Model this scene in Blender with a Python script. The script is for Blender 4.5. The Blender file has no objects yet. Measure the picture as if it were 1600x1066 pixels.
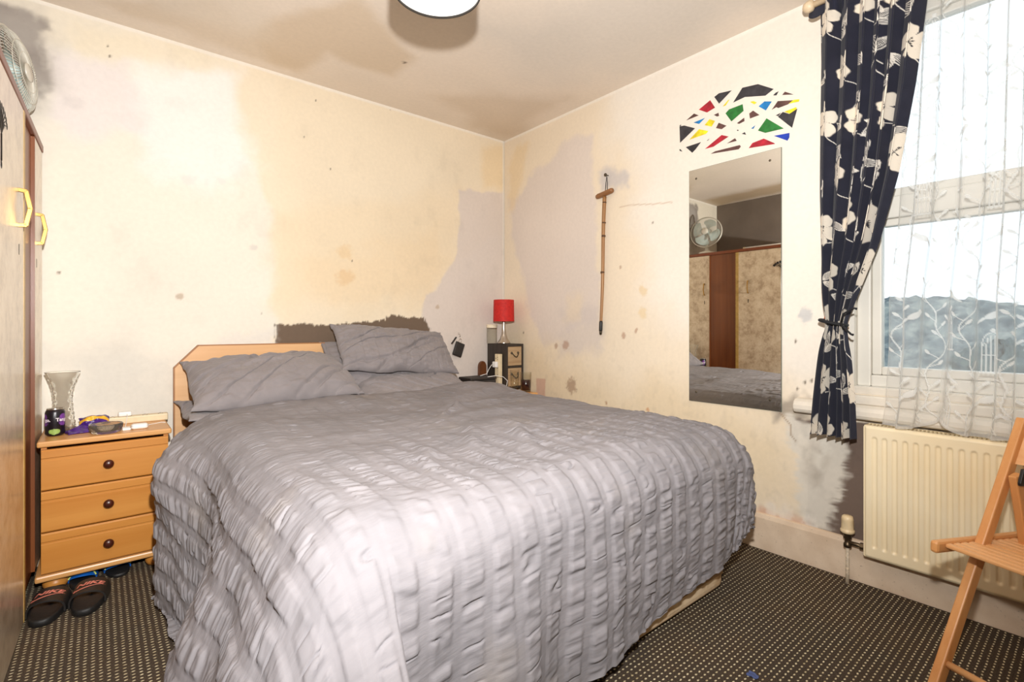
import bpy, math, random
import numpy as np
from mathutils import Vector, Matrix, Euler

C = bpy.context.scene.collection
SC = bpy.context.scene
PI = math.pi

# ------------------------------------------------------------------ camera, light, exposure
# room: corner of the two visible walls at the origin, back wall on y=0, window wall on x=0, metres
CAMX, CAMY, CAMZ, FPX = -2.529, -3.151, 1.0977, 778.0
cd = bpy.data.cameras.new('camera')
cam = bpy.data.objects.new('camera', cd); C.objects.link(cam)
cam.location = (CAMX, CAMY, CAMZ)
cam.rotation_euler = (PI / 2, 0, -math.atan2(.6384, .7697))
cd.sensor_width = 36; cd.lens = FPX / 1600 * 36
cd.shift_y = -22.5 / 1600
cd.clip_start = .02; cd.clip_end = 500
SC.camera = cam

world = bpy.data.worlds.new('sky'); SC.world = world; world.use_nodes = True
wn = world.node_tree; wn.nodes.clear()
wo = wn.nodes.new('ShaderNodeOutputWorld'); wb = wn.nodes.new('ShaderNodeBackground')
wb.inputs[0].default_value = (.86, .94, 1.0, 1); wb.inputs[1].default_value = 1.5
wn.links.new(wb.outputs[0], wo.inputs[0])

fl = bpy.data.lights.new('camera_flash', 'SPOT'); fl.energy = 285; fl.shadow_soft_size = .03
fl.spot_size = math.radians(178); fl.spot_blend = .8
fl.color = (1, .985, .965)
flo = bpy.data.objects.new('camera_flash', fl); C.objects.link(flo); flo.location = (-2.49, -3.15, 1.44)
flo.rotation_euler = (Vector((-1.25, 0, 2.45)) - Vector(flo.location)).to_track_quat('-Z', 'Y').to_euler()   # the head is tipped up a little

SC.view_settings.view_transform = 'Standard'; SC.view_settings.look = 'None'
SC.view_settings.exposure = 0.32; SC.view_settings.gamma = 1
SC.view_settings.use_curve_mapping = False
SC.cycles.use_denoising = True
SC.cycles.max_bounces = 12; SC.cycles.transparent_max_bounces = 16
SC.cycles.diffuse_bounces = 6
SC.cycles.caustics_reflective = False

# ------------------------------------------------------------------ helpers
def lin(c):
    c = c / 255.0
    return c / 12.92 if c <= .04045 else ((c + .055) / 1.055) ** 2.4
def rgb(r, g, b): return (lin(r), lin(g), lin(b), 1)

RNG = np.random.RandomState(7)
_TAB = [np.random.RandomState(100 + k).rand(256, 256) for k in range(12)]
def vnoise(x, y, seed=0):
    t = _TAB[seed % 12]; x = np.asarray(x, float); y = np.asarray(y, float)
    xi = np.floor(x).astype(int); yi = np.floor(y).astype(int)
    fx = x - xi; fy = y - yi
    fx = fx * fx * fx * (fx * (fx * 6 - 15) + 10); fy = fy * fy * fy * (fy * (fy * 6 - 15) + 10)
    a = t[xi & 255, yi & 255]; b = t[(xi + 1) & 255, yi & 255]
    c = t[xi & 255, (yi + 1) & 255]; d = t[(xi + 1) & 255, (yi + 1) & 255]
    return (a + (b - a) * fx) * (1 - fy) + (c + (d - c) * fx) * fy
def fbm(x, y, seed=0, o=4):
    v = 0; a = .5; tot = 0
    for k in range(o):
        v = v + a * vnoise(x * 2 ** k + 17.3 * k, y * 2 ** k + 9.1 * k, seed + k); tot += a; a *= .5
    return v / tot
def sstep(a, b, x):
    t = np.clip((x - a) / (b - a), 0, 1); return t * t * (3 - 2 * t)

# --- materials
def new_mat(name):
    m = bpy.data.materials.new(name); m.use_nodes = True
    nt = m.node_tree; nt.nodes.clear()
    out = nt.nodes.new('ShaderNodeOutputMaterial'); p = nt.nodes.new('ShaderNodeBsdfPrincipled')
    nt.links.new(p.outputs[0], out.inputs[0])
    return m, nt, p, out
def bump(nt, p, h, strength, dist=.01):
    b = nt.nodes.new('ShaderNodeBump'); b.inputs['Strength'].default_value = strength; b.inputs['Distance'].default_value = dist
    nt.links.new(h, b.inputs['Height']); nt.links.new(b.outputs[0], p.inputs['Normal']); return b
def objco(nt, scale=(1, 1, 1), kind='Object'):
    t = nt.nodes.new('ShaderNodeTexCoord'); mp = nt.nodes.new('ShaderNodeMapping')
    mp.inputs['Scale'].default_value = scale
    nt.links.new(t.outputs[kind], mp.inputs[0]); return mp.outputs[0]
def noise(nt, co, scale, detail=4, rough=.55):
    n = nt.nodes.new('ShaderNodeTexNoise'); n.inputs['Scale'].default_value = scale
    n.inputs['Detail'].default_value = detail; n.inputs['Roughness'].default_value = rough
    nt.links.new(co, n.inputs['Vector']); return n.outputs[0]
def ramp(nt, fac, stops):
    r = nt.nodes.new('ShaderNodeValToRGB'); e = r.color_ramp.elements
    while len(e) < len(stops): e.new(.5)
    for k, (pos, col) in enumerate(stops): e[k].position = pos; e[k].color = col
    nt.links.new(fac, r.inputs[0]); return r.outputs[0]
def mixc(nt, fac, a, b, mode='MIX'):
    m = nt.nodes.new('ShaderNodeMix'); m.data_type = 'RGBA'; m.blend_type = mode
    for i, v in ((0, fac), (6, a), (7, b)):
        if isinstance(v, (int, float)): m.inputs[i].default_value = v
        elif isinstance(v, tuple): m.inputs[i].default_value = v
        else: nt.links.new(v, m.inputs[i])
    return m.outputs[2]
def math_n(nt, op, a, b=None, c=None):
    m = nt.nodes.new('ShaderNodeMath'); m.operation = op
    for i, v in enumerate((a, b, c)):
        if v is None: continue
        if isinstance(v, (int, float)): m.inputs[i].default_value = v
        else: nt.links.new(v, m.inputs[i])
    return m.outputs[0]

def plain(name, col, rough=.6, metal=0, var=.08, scale=30, bmp=0, bscale=80, spec=.5):
    m, nt, p, o = new_mat(name)
    co = objco(nt)
    n = noise(nt, co, scale)
    dark = tuple(max(0, c * (1 - var * 2)) for c in col[:3]) + (1,); lite = tuple(min(1, c * (1 + var * 1.4)) for c in col[:3]) + (1,)
    nt.links.new(ramp(nt, n, [(.3, dark), (.7, lite)]), p.inputs['Base Color'])
    p.inputs['Roughness'].default_value = rough; p.inputs['Metallic'].default_value = metal
    p.inputs['Specular IOR Level'].default_value = spec
    if bmp: bump(nt, p, noise(nt, co, bscale), bmp, .004)
    return m
def wood(name, a, b, axis=0, scale=1.0, rough=.45, c=None, streak=28, bmp=.08):
    m, nt, p, o = new_mat(name)
    s = [streak] * 3; s[axis] = 1.6
    co = objco(nt, tuple(v * scale for v in s))
    n = noise(nt, co, 1.0, 6, .6)
    s2 = [5.0] * 3; s2[axis] = .7
    n2 = noise(nt, objco(nt, tuple(v * scale for v in s2)), 1.3, 3)
    c1 = ramp(nt, n, [(.32, a), (.66, b)])
    col = mixc(nt, math_n(nt, 'MULTIPLY', n2, .55), c1, c if c else a)
    nt.links.new(col, p.inputs['Base Color'])
    p.inputs['Roughness'].default_value = rough
    bump(nt, p, n, bmp, .003)
    return m
def fabric(name, col, var=.06, weave=900, bmp=.25, rough=.95, sheen=.15):
    m, nt, p, o = new_mat(name)
    co = objco(nt)
    n = noise(nt, co, 9, 5)
    dark = tuple(c * (1 - var * 2) for c in col[:3]) + (1,); lite = tuple(min(1, c * (1 + var)) for c in col[:3]) + (1,)
    nt.links.new(ramp(nt, n, [(.3, dark), (.7, lite)]), p.inputs['Base Color'])
    p.inputs['Roughness'].default_value = rough; p.inputs['Sheen Weight'].default_value = sheen
    p.inputs['Specular IOR Level'].default_value = .2
    bump(nt, p, noise(nt, co, weave, 2), bmp, .0012)
    return m
def glass_mat(name, tint=(1, 1, 1, 1), gloss=.10, rough=.03, keep=.92, fres=1.45):
    """thin clear glass: what passes, tinted, plus a mirror-like sheen at grazing angles"""
    m = bpy.data.materials.new(name); m.use_nodes = True; nt = m.node_tree; nt.nodes.clear()
    out = nt.nodes.new('ShaderNodeOutputMaterial'); mx = nt.nodes.new('ShaderNodeMixShader')
    tr = nt.nodes.new('ShaderNodeBsdfTransparent'); gl = nt.nodes.new('ShaderNodeBsdfGlossy')
    tr.inputs[0].default_value = tuple(t * keep for t in tint[:3]) + (1,)
    gl.inputs['Roughness'].default_value = rough
    lw = nt.nodes.new('ShaderNodeLayerWeight'); lw.inputs[0].default_value = .5
    f = math_n(nt, 'ADD', math_n(nt, 'MULTIPLY', math_n(nt, 'POWER', lw.outputs['Facing'], 4.0), .6), gloss)
    nt.links.new(f, mx.inputs[0]); nt.links.new(tr.outputs[0], mx.inputs[1]); nt.links.new(gl.outputs[0], mx.inputs[2])
    nt.links.new(mx.outputs[0], out.inputs[0]); return m
def attr_mat(name, attr='paint', rough=.85, nscale=60, nvar=.05, bmp=.15, bscale=35, spec=.25, speck=0):
    """paint laid down in a colour attribute, with fine mottling"""
    m, nt, p, o = new_mat(name)
    a = nt.nodes.new('ShaderNodeAttribute'); a.attribute_name = attr
    co = objco(nt)
    n = noise(nt, co, nscale, 5)
    g = ramp(nt, n, [(.25, (1 - nvar * 2,) * 3 + (1,)), (.75, (1, 1, 1, 1))])
    col = mixc(nt, 1.0, a.outputs['Color'], g, 'MULTIPLY')
    nt.links.new(col, p.inputs['Base Color'])
    p.inputs['Roughness'].default_value = rough; p.inputs['Specular IOR Level'].default_value = spec
    if bmp: bump(nt, p, noise(nt, co, bscale, 5), bmp, .004)
    return m

# --- mesh building
class MB:
    def __init__(s): s.v = []; s.f = []; s.m = []; s.sm = []
    def add(s, vs, fs, mi=0, smooth=False, M=None):
        o = len(s.v)
        for p in vs:
            p = Vector(p)
            s.v.append(tuple(M @ p) if M is not None else tuple(p))
        for f in fs: s.f.append(tuple(i + o for i in f)); s.m.append(mi); s.sm.append(smooth)
        return s
    def box(s, x0, x1, y0, y1, z0, z1, mi=0, M=None):
        v = [(x0, y0, z0), (x1, y0, z0), (x1, y1, z0), (x0, y1, z0), (x0, y0, z1), (x1, y0, z1), (x1, y1, z1), (x0, y1, z1)]
        return s.add(v, [(0, 3, 2, 1), (4, 5, 6, 7), (0, 1, 5, 4), (1, 2, 6, 5), (2, 3, 7, 6), (3, 0, 4, 7)], mi, False, M)
    def lathe(s, prof, n=24, mi=0, M=None, smooth=True, caps=True):
        vs = []; fs = []
        for (r, z) in prof:
            for k in range(n): a = 2 * PI * k / n; vs.append((r * math.cos(a), r * math.sin(a), z))
        for i in range(len(prof) - 1):
            for k in range(n):
                k2 = (k + 1) % n
                fs.append((i * n + k, i * n + k2, (i + 1) * n + k2, (i + 1) * n + k))
        if caps:
            fs.append(tuple(range(n - 1, -1, -1))); fs.append(tuple((len(prof) - 1) * n + k for k in range(n)))
        return s.add(vs, fs, mi, smooth, M)
    def tube(s, pts, r, n=10, mi=0, closed=False, M=None):
        pts = [Vector(p) for p in pts]; N = len(pts); vs = []; fs = []
        rs = r if isinstance(r, (list, tuple)) else [r] * N
        up = None
        for i, p in enumerate(pts):
            if closed: d = pts[(i + 1) % N] - pts[i - 1]
            else: d = pts[min(i + 1, N - 1)] - pts[max(i - 1, 0)]
            d.normalize()
            if up is None:
                up = Vector((0, 0, 1)) if abs(d.z) < .9 else Vector((1, 0, 0))
            u = (up - d * up.dot(d)); u.normalize(); w = d.cross(u); up = u
            for k in range(n):
                a = 2 * PI * k / n; vs.append(tuple(p + (u * math.cos(a) + w * math.sin(a)) * rs[i]))
        for i in range(N if closed else N - 1):
            j = (i + 1) % N
            for k in range(n):
                k2 = (k + 1) % n; fs.append((i * n + k, i * n + k2, j * n + k2, j * n + k))
        if not closed:
            fs.append(tuple(range(n - 1, -1, -1))); fs.append(tuple((N - 1) * n + k for k in range(n)))
        return s.add(vs, fs, mi, True, M)
    def prism(s, poly, z0, z1, mi=0, M=None):
        n = len(poly); vs = [(x, y, z0) for x, y in poly] + [(x, y, z1) for x, y in poly]
        fs = [tuple(range(n - 1, -1, -1)), tuple(range(n, 2 * n))] + [(i, (i + 1) % n, (i + 1) % n + n, i + n) for i in range(n)]
        return s.add(vs, fs, mi, False, M)
    def grid(s, P, mi=0, smooth=True, M=None, wrapu=False):
        n, m = P.shape[:2]; o = []
        fs = [(i * m + j, i * m + (j + 1) % m, ((i + 1)) * m + (j + 1) % m, (i + 1) * m + j) for i in range(n - 1) for j in range(m if wrapu else m - 1)]
        return s.add([tuple(p) for p in P.reshape(-1, 3)], fs, mi, smooth, M)
    def build(s, name, mats, parent=None, bevel=0, seg=2, loc=None, rot=None, sub=0):
        me = bpy.data.meshes.new(name); me.from_pydata(s.v, [], s.f)
        me.polygons.foreach_set('material_index', s.m); me.polygons.foreach_set('use_smooth', s.sm)
        for mt in (mats if isinstance(mats, (list, tuple)) else [mats]): me.materials.append(mt)
        me.update()
        return link(name, me, parent, bevel, seg, loc, rot, sub)
def link(name, me, parent=None, bevel=0, seg=2, loc=None, rot=None, sub=0):
    o = bpy.data.objects.new(name, me); C.objects.link(o)
    if parent is not None: o.parent = parent
    if loc: o.location = loc
    if rot: o.rotation_euler = rot
    if bevel:
        b = o.modifiers.new('bevel', 'BEVEL'); b.width = bevel; b.segments = seg; b.limit_method = 'ANGLE'; b.angle_limit = .7
        b.harden_normals = False
    if sub:
        q = o.modifiers.new('sub', 'SUBSURF'); q.levels = sub; q.render_levels = sub
    return o
def fastgrid(name, P, mats, parent=None, col=None, uv=None, keep=None, attr='paint', wrap=False, extra=None):
    """dense grid mesh from an (n,m,3) array; keep masks faces; col is a per-vertex colour"""
    n, m = P.shape[:2]
    idx = np.arange(n * m).reshape(n, m)
    if wrap: nxt = np.roll(idx, -1, axis=1)
    else: nxt = idx[:, 1:]; 
    a = idx[:-1] if wrap else idx[:-1, :-1]; b = nxt[:-1]; c = nxt[1:]; d = idx[1:] if wrap else idx[1:, :-1]
    F = np.stack([a, b, c, d], -1).reshape(-1, 4)
    if keep is not None: F = F[keep.reshape(-1)]
    me = bpy.data.meshes.new(name)
    me.vertices.add(n * m); me.vertices.foreach_set('co', P.reshape(-1).astype(np.float32))
    me.loops.add(F.size); me.loops.foreach_set('vertex_index', F.reshape(-1).astype(np.int32))
    me.polygons.add(len(F)); me.polygons.foreach_set('loop_start', (np.arange(len(F)) * 4).astype(np.int32))
    me.polygons.foreach_set('use_smooth', np.ones(len(F), bool))
    me.update(calc_edges=True)
    if col is not None:
        at = me.color_attributes.new(attr, 'FLOAT_COLOR', 'POINT')
        full = np.ones((n * m, 4), np.float32); full[:, :col.shape[-1]] = col.reshape(n * m, -1)
        at.data.foreach_set('color', full.reshape(-1))
    if uv is not None:
        l = me.uv_layers.new(name='UVMap'); l.data.foreach_set('uv', uv.reshape(-1, 2)[F.reshape(-1)].astype(np.float32).reshape(-1))
    for mt in (mats if isinstance(mats, (list, tuple)) else [mats]): me.materials.append(mt)
    me.validate(); me.update()
    return link(name, me, parent)
def tag(o, label=None, cat=None, group=None, kind=None):
    if label: o['label'] = label
    if cat: o['category'] = cat
    if group: o['group'] = group
    if kind: o['kind'] = kind
    return o
def thing(name, label, cat, loc=(0, 0, 0), rz=0, group=None):
    o = bpy.data.objects.new(name, None); C.objects.link(o); o.empty_display_size = .1
    o.location = loc; o.rotation_euler = (0, 0, rz)
    return tag(o, label, cat, group)
def struct(o): o['kind'] = 'structure'; return o
def R(x=0, y=0, z=0): return Euler((x, y, z)).to_matrix().to_4x4()
def T(x, y, z): return Matrix.Translation((x, y, z))
def aim(a, b):
    """matrix that puts local z on a->b with origin at a"""
    d = Vector(b) - Vector(a)
    return T(*a) @ d.to_track_quat('Z', 'Y').to_matrix().to_4x4()

# --- reading the photograph: a point of a wall plane under a photo pixel
FWD = np.array([.6384, .7697]); RGT = np.array([.7697, -.6384])
def back(px, py):
    r = FWD + (px - 800) / FPX * RGT; t = (0 - CAMY) / r[1]
    return (CAMX + t * r[0], CAMZ + (510.5 - py) / FPX * t)
def right(px, py):
    r = FWD + (px - 800) / FPX * RGT; t = (0 - CAMX) / r[0]
    return (CAMY + t * r[1], CAMZ + (510.5 - py) / FPX * t)
def roof(px, py):
    t = (2.601 - CAMZ) * FPX / (510.5 - py); r = FWD + (px - 800) / FPX * RGT
    return (CAMX + r[0] * t, CAMY + r[1] * t)

def poly_sd(X, Y, poly):
    """signed distance to a polygon, negative inside"""
    d = np.full(X.shape, 1e9); ins = np.zeros(X.shape, bool); n = len(poly)
    for i in range(n):
        x0, y0 = poly[i]; x1, y1 = poly[(i + 1) % n]
        ex, ey = x1 - x0, y1 - y0; wx, wy = X - x0, Y - y0
        t = np.clip((wx * ex + wy * ey) / (ex * ex + ey * ey + 1e-12), 0, 1)
        d = np.minimum(d, (wx - ex * t) ** 2 + (wy - ey * t) ** 2)
        c = ((y0 <= Y) & (y1 > Y)) | ((y1 <= Y) & (y0 > Y))
        with np.errstate(divide='ignore', invalid='ignore'):
            xi = x0 + (Y - y0) * ex / (ey if abs(ey) > 1e-12 else 1e-12)
        ins ^= c & (X < xi)
    d = np.sqrt(d); return np.where(ins, -d, d)
def coat(col, A, B, poly, c, soft=.02, rag=.03, rs=12, alpha=1.0, seed=3, streak=None):
    """lay a patch of paint c on the colour array"""
    n1 = fbm(A * rs, B * rs, seed, 4) - .5; n2 = fbm(A * rs + 31, B * rs + 7, seed + 2, 4) - .5
    sd = poly_sd(A + n1 * rag * 2, B + n2 * rag * 2, poly)
    if streak is not None: sd = sd + (vnoise(A * streak[0], B * streak[1], seed + 1) - .5) * streak[2]
    f = (1 - sstep(-soft, soft, sd)) * alpha
    cc = np.array([lin(v) for v in c])
    col[:] = col * (1 - f[..., None]) + cc * f[..., None]
def dab(col, A, B, a, b, ra, rb, c, alpha=1.0, seed=5, rs=40, hard=.35):
    r = np.sqrt(((A - a) / ra) ** 2 + ((B - b) / rb) ** 2) + (fbm(A * rs, B * rs, seed) - .5) * 1.3
    f = (1 - sstep(1 - hard, 1 + hard, r)) * alpha
    cc = np.array([lin(v) for v in c]); col[:] = col * (1 - f[..., None]) + cc * f[..., None]

# ------------------------------------------------------------------ room shell
H = 2.601; XL = -3.42; YF = -4.5
WY0, WY1, WZ0, WZ1 = -2.43, -3.83, .84, 2.42        # window opening in the window wall

M_white = plain('white_paint', rgb(236, 234, 228), .5, var=.03)
M_skirt = None

# back wall paint
st = .007
xs = np.arange(XL, 0 + st / 2, st); zs = np.linspace(0, H, 372)
A, B = np.meshgrid(xs, zs)
col = np.zeros(A.shape + (3,)); col[:] = [lin(v) for v in (233, 224, 206)]
bk = lambda pts: [back(*p) for p in pts]
coat(col, A, B, bk([(60, 60), (432, 120), (432, 560), (250, 900), (-200, 900), (-200, 60)]), (235, 229, 216), .05, .05, 5)
coat(col, A, B, bk([(362, 70), (830, 195), (830, 330), (700, 420), (640, 520), (432, 560), (424, 330), (385, 250), (362, 190)]), (236, 221, 194), .03, .05, 8, .75)
coat(col, A, B, bk([(425, 330), (720, 300), (720, 430), (650, 480), (430, 480)]), (233, 214, 182), .10, .10, 6, .5)
coat(col, A, B, bk([(480, 400), (690, 360), (700, 440), (640, 480), (480, 470)]), (233, 209, 172), .10, .12, 7, .4, seed=6)
coat(col, A, B, bk([(205, 95), (372, 95), (372, 170), (398, 265), (330, 300), (225, 260)]), (242, 239, 235), .08, .08, 7, .8)
coat(col, A, B, bk([(70, 85), (205, 95), (225, 205), (120, 215), (75, 180)]), (232, 224, 222), .05, .06, 8, .8)
coat(col, A, B, bk([(120, 40), (380, 80), (370, 110), (200, 95), (120, 85)]), (234, 222, 198), .04, .05, 8, .7)
coat(col, A, B, bk([(717, 298), (790, 299), (790, 640), (655, 640), (664, 462), (682, 455), (690, 432), (712, 408), (718, 350)]), (216, 205, 198), .012, .022, 12, .85)
coat(col, A, B, bk([(752, 228), (790, 226), (790, 296), (756, 296)]), (232, 208, 166), .045, .03, 10, .6)
coat(col, A, B, bk([(430, 508), (470, 506), (520, 508), (565, 503), (602, 500), (612, 490), (637, 497), (662, 496), (672, 514), (672, 640), (425, 640)]), (112, 95, 80), .005, .012, 22, 1, streak=(120, 22, .018))
coat(col, A, B, bk([(95, 540), (230, 520), (265, 560), (265, 660), (95, 660)]), (206, 205, 198), .12, .12, 6, .55)
coat(col, A, B, bk([(350, 525), (428, 512), (428, 542), (330, 545)]), (228, 224, 216), .03, .05, 18, .8)
# dark mould round the fan in the corner over the wardrobe
coat(col, A, B, bk([(-60, -10), (44, 18), (70, 50), (74, 90), (80, 118), (70, 146), (44, 156), (-60, 160)]), (128, 118, 112), .035, .06, 14, .92, streak=(60, 30, .02))
coat(col, A, B, bk([(-20, -10), (70, 20), (78, 160), (20, 190), (-60, 200)]), (190, 184, 176), .09, .08, 9, .5)
for (px, py, r, c) in ((281, 464, .018, (150, 120, 85)), (684, 480, .016, (170, 140, 100)), (117, 161, .035, (215, 208, 205)), (540, 395, .05, (226, 196, 150)),
                       (540, 432, .06, (222, 186, 138)), (397, 387, .02, (200, 195, 190)), (345, 283, .02, (222, 220, 216)), (295, 281, .03, (224, 220, 216))):
    a, b = back(px, py); dab(col, A, B, a, b, r, r * .8, c, .5)
for (px, py) in ((168, 72), (172, 88), (493, 157), (475, 214), (92, 426), (550, 408), (408, 490), (516, 264), (610, 172)):
    a, b = back(px, py); dab(col, A, B, a, b, .004, .006, (90, 78, 66), .8, hard=.5)
f = sstep(H - .022, H - .014, B + (fbm(A * 14, B * 3, 2) - .5) * .01)
col[:] = col * (1 - f[..., None] * .7) + np.array([lin(v) for v in (240, 234, 224)]) * f[..., None] * .7
f = sstep(-.016, -.010, A) * .6
col[:] = col * (1 - f[..., None]) + np.array([lin(v) for v in (238, 232, 220)]) * f[..., None]
n = fbm(A * 2.2, B * 2.2, 4, 5); col *= (.93 + .12 * n)[..., None]
n = sstep(.6, .85, fbm(A * 9, B * 7, 8, 5)); col *= (1 - .05 * n)[..., None]
P = np.stack([A, np.zeros_like(A), B], -1)[:, ::-1]
M_wall = attr_mat('old_wall_paint', rough=.75, nscale=45, nvar=.035, bmp=.12, bscale=28)
wall_back = struct(fastgrid('wall_back', P[:, ::-1], M_wall, col=col))
mb = MB(); mb.box(XL - .1, .15, .004, .14, 0, H); o = mb.build('wall_shell', M_white, wall_back)

# window wall paint, with the window opening left out
ys = np.arange(YF, .0001, st); A, B = np.meshgrid(ys, zs)
col = np.zeros(A.shape + (3,)); col[:] = [lin(v) for v in (232, 218, 196)]
rt = lambda pts: [right(*p) for p in pts]
coat(col, A, B, rt([(930, 150), (1275, -60), (1500, -60), (1300, 640), (1000, 470), (1000, 300)]), (233, 226, 215), .15, .15, 4, .9)
coat(col, A, B, rt([(838, 262), (862, 250), (880, 222), (900, 212), (926, 210), (930, 290), (936, 500), (884, 520), (850, 545), (826, 480), (800, 380), (795, 312), (815, 300)]), (216, 205, 199), .03, .04, 12, .75)
coat(col, A, B, rt([(880, 480), (940, 480), (938, 545), (870, 560)]), (208, 198, 192), .05, .06, 10, .7, seed=8)
coat(col, A, B, rt([(885, 470), (912, 462), (908, 500), (880, 505)]), (234, 214, 175), .05, .06, 10, .32)
coat(col, A, B, rt([(808, 228), (826, 225), (818, 270), (802, 330), (794, 330), (797, 250)]), (230, 207, 168), .04, .03, 14, .65, streak=(90, 12, .02))
coat(col, A, B, rt([(792, 520), (880, 560), (1000, 600), (1220, 640), (1240, 800), (1100, 760), (792, 660)]), (222, 202, 168), .18, .15, 5, .7)
coat(col, A, B, rt([(936, 268), (950, 262), (985, 272), (982, 290), (960, 296), (938, 300)]), (196, 190, 188), .03, .03, 20, .8)
coat(col, A, B, rt([(1210, 628), (1250, 615), (1270, 640), (1262, 655), (1212, 660)]), (150, 140, 128), .03, .04, 20, .8)
coat(col, A, B, rt([(1240, 655), (1345, 660), (1600, 690), (1600, 1000), (1300, 850), (1258, 835), (1262, 760), (1268, 700)]), (112, 96, 86), .006, .012, 24, 1)
coat(col, A, B, rt([(1232, 650), (1322, 680), (1326, 740), (1306, 785), (1298, 826), (1262, 818), (1244, 775), (1246, 720), (1226, 690)]), (218, 212, 200), .02, .03, 18, .92, streak=(30, 140, .026))
coat(col, A, B, rt([(1262, 700), (1290, 700), (1284, 745), (1272, 760), (1262, 740)]), (150, 138, 124), .04, .04, 18, .55)
coat(col, A, B, rt([(1270, 705), (1288, 712), (1284, 735), (1272, 722)]), (225, 220, 208), .02, .02, 20, .8, seed=9)
coat(col, A, B, rt([(1186, 792), (1230, 806), (1262, 815), (1262, 828), (1180, 806)]), (205, 165, 140), .02, .03, 16, .8)
coat(col, A, B, rt([(838, 592), (852, 592), (852, 625), (838, 620)]), (205, 165, 145), .004, .006, 20, .8)
for (px, py, r, c) in ((893, 603, .05, (140, 105, 85)), (884, 540, .03, (165, 125, 100)), (869, 541, .016, (160, 125, 100)), (974, 525, .02, (165, 120, 95)), (994, 517, .014, (165, 120, 95)),
                       (970, 418, .011, (165, 130, 105)), (1258, 493, .03, (170, 175, 180)), (1012, 640, .012, (190, 120, 60)), (947, 630, .01, (150, 95, 55)), (1290, 700, .03, (226, 222, 210)),
                       (1228, 806, .04, (232, 222, 208)), (1205, 797, .03, (232, 222, 208)), (1265, 822, .04, (228, 222, 212)), (1005, 455, .03, (222, 196, 150)), (1004, 490, .03, (224, 200, 156))):
    a, b = right(px, py); dab(col, A, B, a, b, r * .85, r * 1.1, c, .6, rs=60)
for (px, py) in ((1020, 348), (1116, 425), (818, 520), (1258, 598), (1246, 608), (1268, 595), (1120, 540), (1243, 534)):
    a, b = right(px, py); dab(col, A, B, a, b, .005, .008, (95, 80, 66), .9, hard=.5)
def crack(pts, w=.0025, c=(150, 125, 100), al=.7):
    pp = [right(*p) for p in pts]; d = np.full(A.shape, 9.)
    for (x0, y0), (x1, y1) in zip(pp, pp[1:]):
        ex, ey = x1 - x0, y1 - y0; t = np.clip(((A - x0) * ex + (B - y0) * ey) / (ex * ex + ey * ey), 0, 1)
        d = np.minimum(d, np.hypot(A - x0 - ex * t, B - y0 - ey * t))
    f = (1 - sstep(w, w * 2.6, d)) * al
    col[:] = col * (1 - f[..., None]) + np.array([lin(v) for v in c]) * f[..., None]
crack([(968, 324), (990, 320), (1020, 319), (1050, 316)], .002, (190, 165, 140), .6)
crack([(1218, 645), (1236, 665), (1236, 680), (1244, 690)], .002)
f = sstep(H - .022, H - .014, B + (fbm(A * 14, B * 3, 2) - .5) * .01) * .7
col[:] = col * (1 - f[..., None]) + np.array([lin(v) for v in (240, 234, 224)]) * f[..., None]
n = fbm(A * 2.2 + 40, B * 2.2, 4, 5); col *= (.93 + .12 * n)[..., None]
n = sstep(.60, .8, fbm(A * 26 + 9, B * 18, 8, 4)) * sstep(1.4, .4, B); col *= (1 - .08 * n)[..., None]
P = np.stack([np.zeros_like(A), A, B], -1)
Ac = (A[:-1, :-1] + A[1:, 1:]) / 2; Bc = (B[:-1, :-1] + B[1:, 1:]) / 2
keep = ~((Ac < WY0 + .004) & (Ac > WY1 - .004) & (Bc > WZ0 - .004) & (Bc < WZ1 + .004))
wall_right = struct(fastgrid('wall_right', P[:, ::-1], M_wall, col=col[:, ::-1], keep=keep[:, ::-1]))
mb = MB()
mb.box(.004, .18, YF, WY1, 0, H).box(.004, .18, WY0, .1, 0, H).box(.004, .18, WY1, WY0, 0, WZ0).box(.004, .18, WY1, WY0, WZ1, H)
mb.build('wall_shell', M_white, wall_right)

# left wall (taupe, seen in the mirror), wall behind the camera
M_taupe = plain('taupe_paint', rgb(120, 108, 98), .8, var=.06, scale=4, bmp=.1)
mb = MB(); mb.box(XL - .12, XL, YF, .1, 0, H); struct(mb.build('wall_left', M_taupe))
M_front = plain('magnolia_paint', rgb(226, 212, 190), .8, var=.04, scale=3, bmp=.1)
mb = MB(); mb.box(XL - .1, .18, YF - .12, YF, 0, H); struct(mb.build('wall_front', M_front))

# ceiling: stained distemper
xs2 = np.linspace(XL, 0, 260); ys2 = np.linspace(YF, 0, 340); A, B = np.meshgrid(xs2, ys2)
col = np.zeros(A.shape + (3,)); col[:] = [lin(v) for v in (233, 220, 205)]
rf = lambda pts: [roof(*p) for p in pts]
coat(col, A, B, rf([(380, 40), (560, 0), (640, 90), (610, 118), (510, 84), (470, 112), (430, 100)]), (214, 194, 168), .05, .05, 5, .7)
coat(col, A, B, rf([(160, 2), (330, 2), (470, 100), (440, 108), (200, 22)]), (216, 198, 174), .05, .06, 5, .6)
coat(col, A, B, rf([(200, -40), (360, -60), (420, 30), (400, 60), (260, 20)]), (228, 216, 200), .08, .08, 4, .7)
coat(col, A, B, rf([(680, 150), (880, 150), (800, 215), (740, 200)]), (212, 194, 172), .10, .10, 4, .6)
coat(col, A, B, rf([(740, 40), (1000, -40), (1260, -40), (1060, 90), (840, 120)]), (218, 209, 198), .2, .2, 3, .8)
coat(col, A, B, [(XL, YF), (XL + .45, YF), (XL + .45, 0), (XL, 0)], (186, 160, 124), .10, .10, 3, .8)
a, b = roof(633, 98); dab(col, A, B, a, b, .012, .012, (90, 70, 55), .9)
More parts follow.
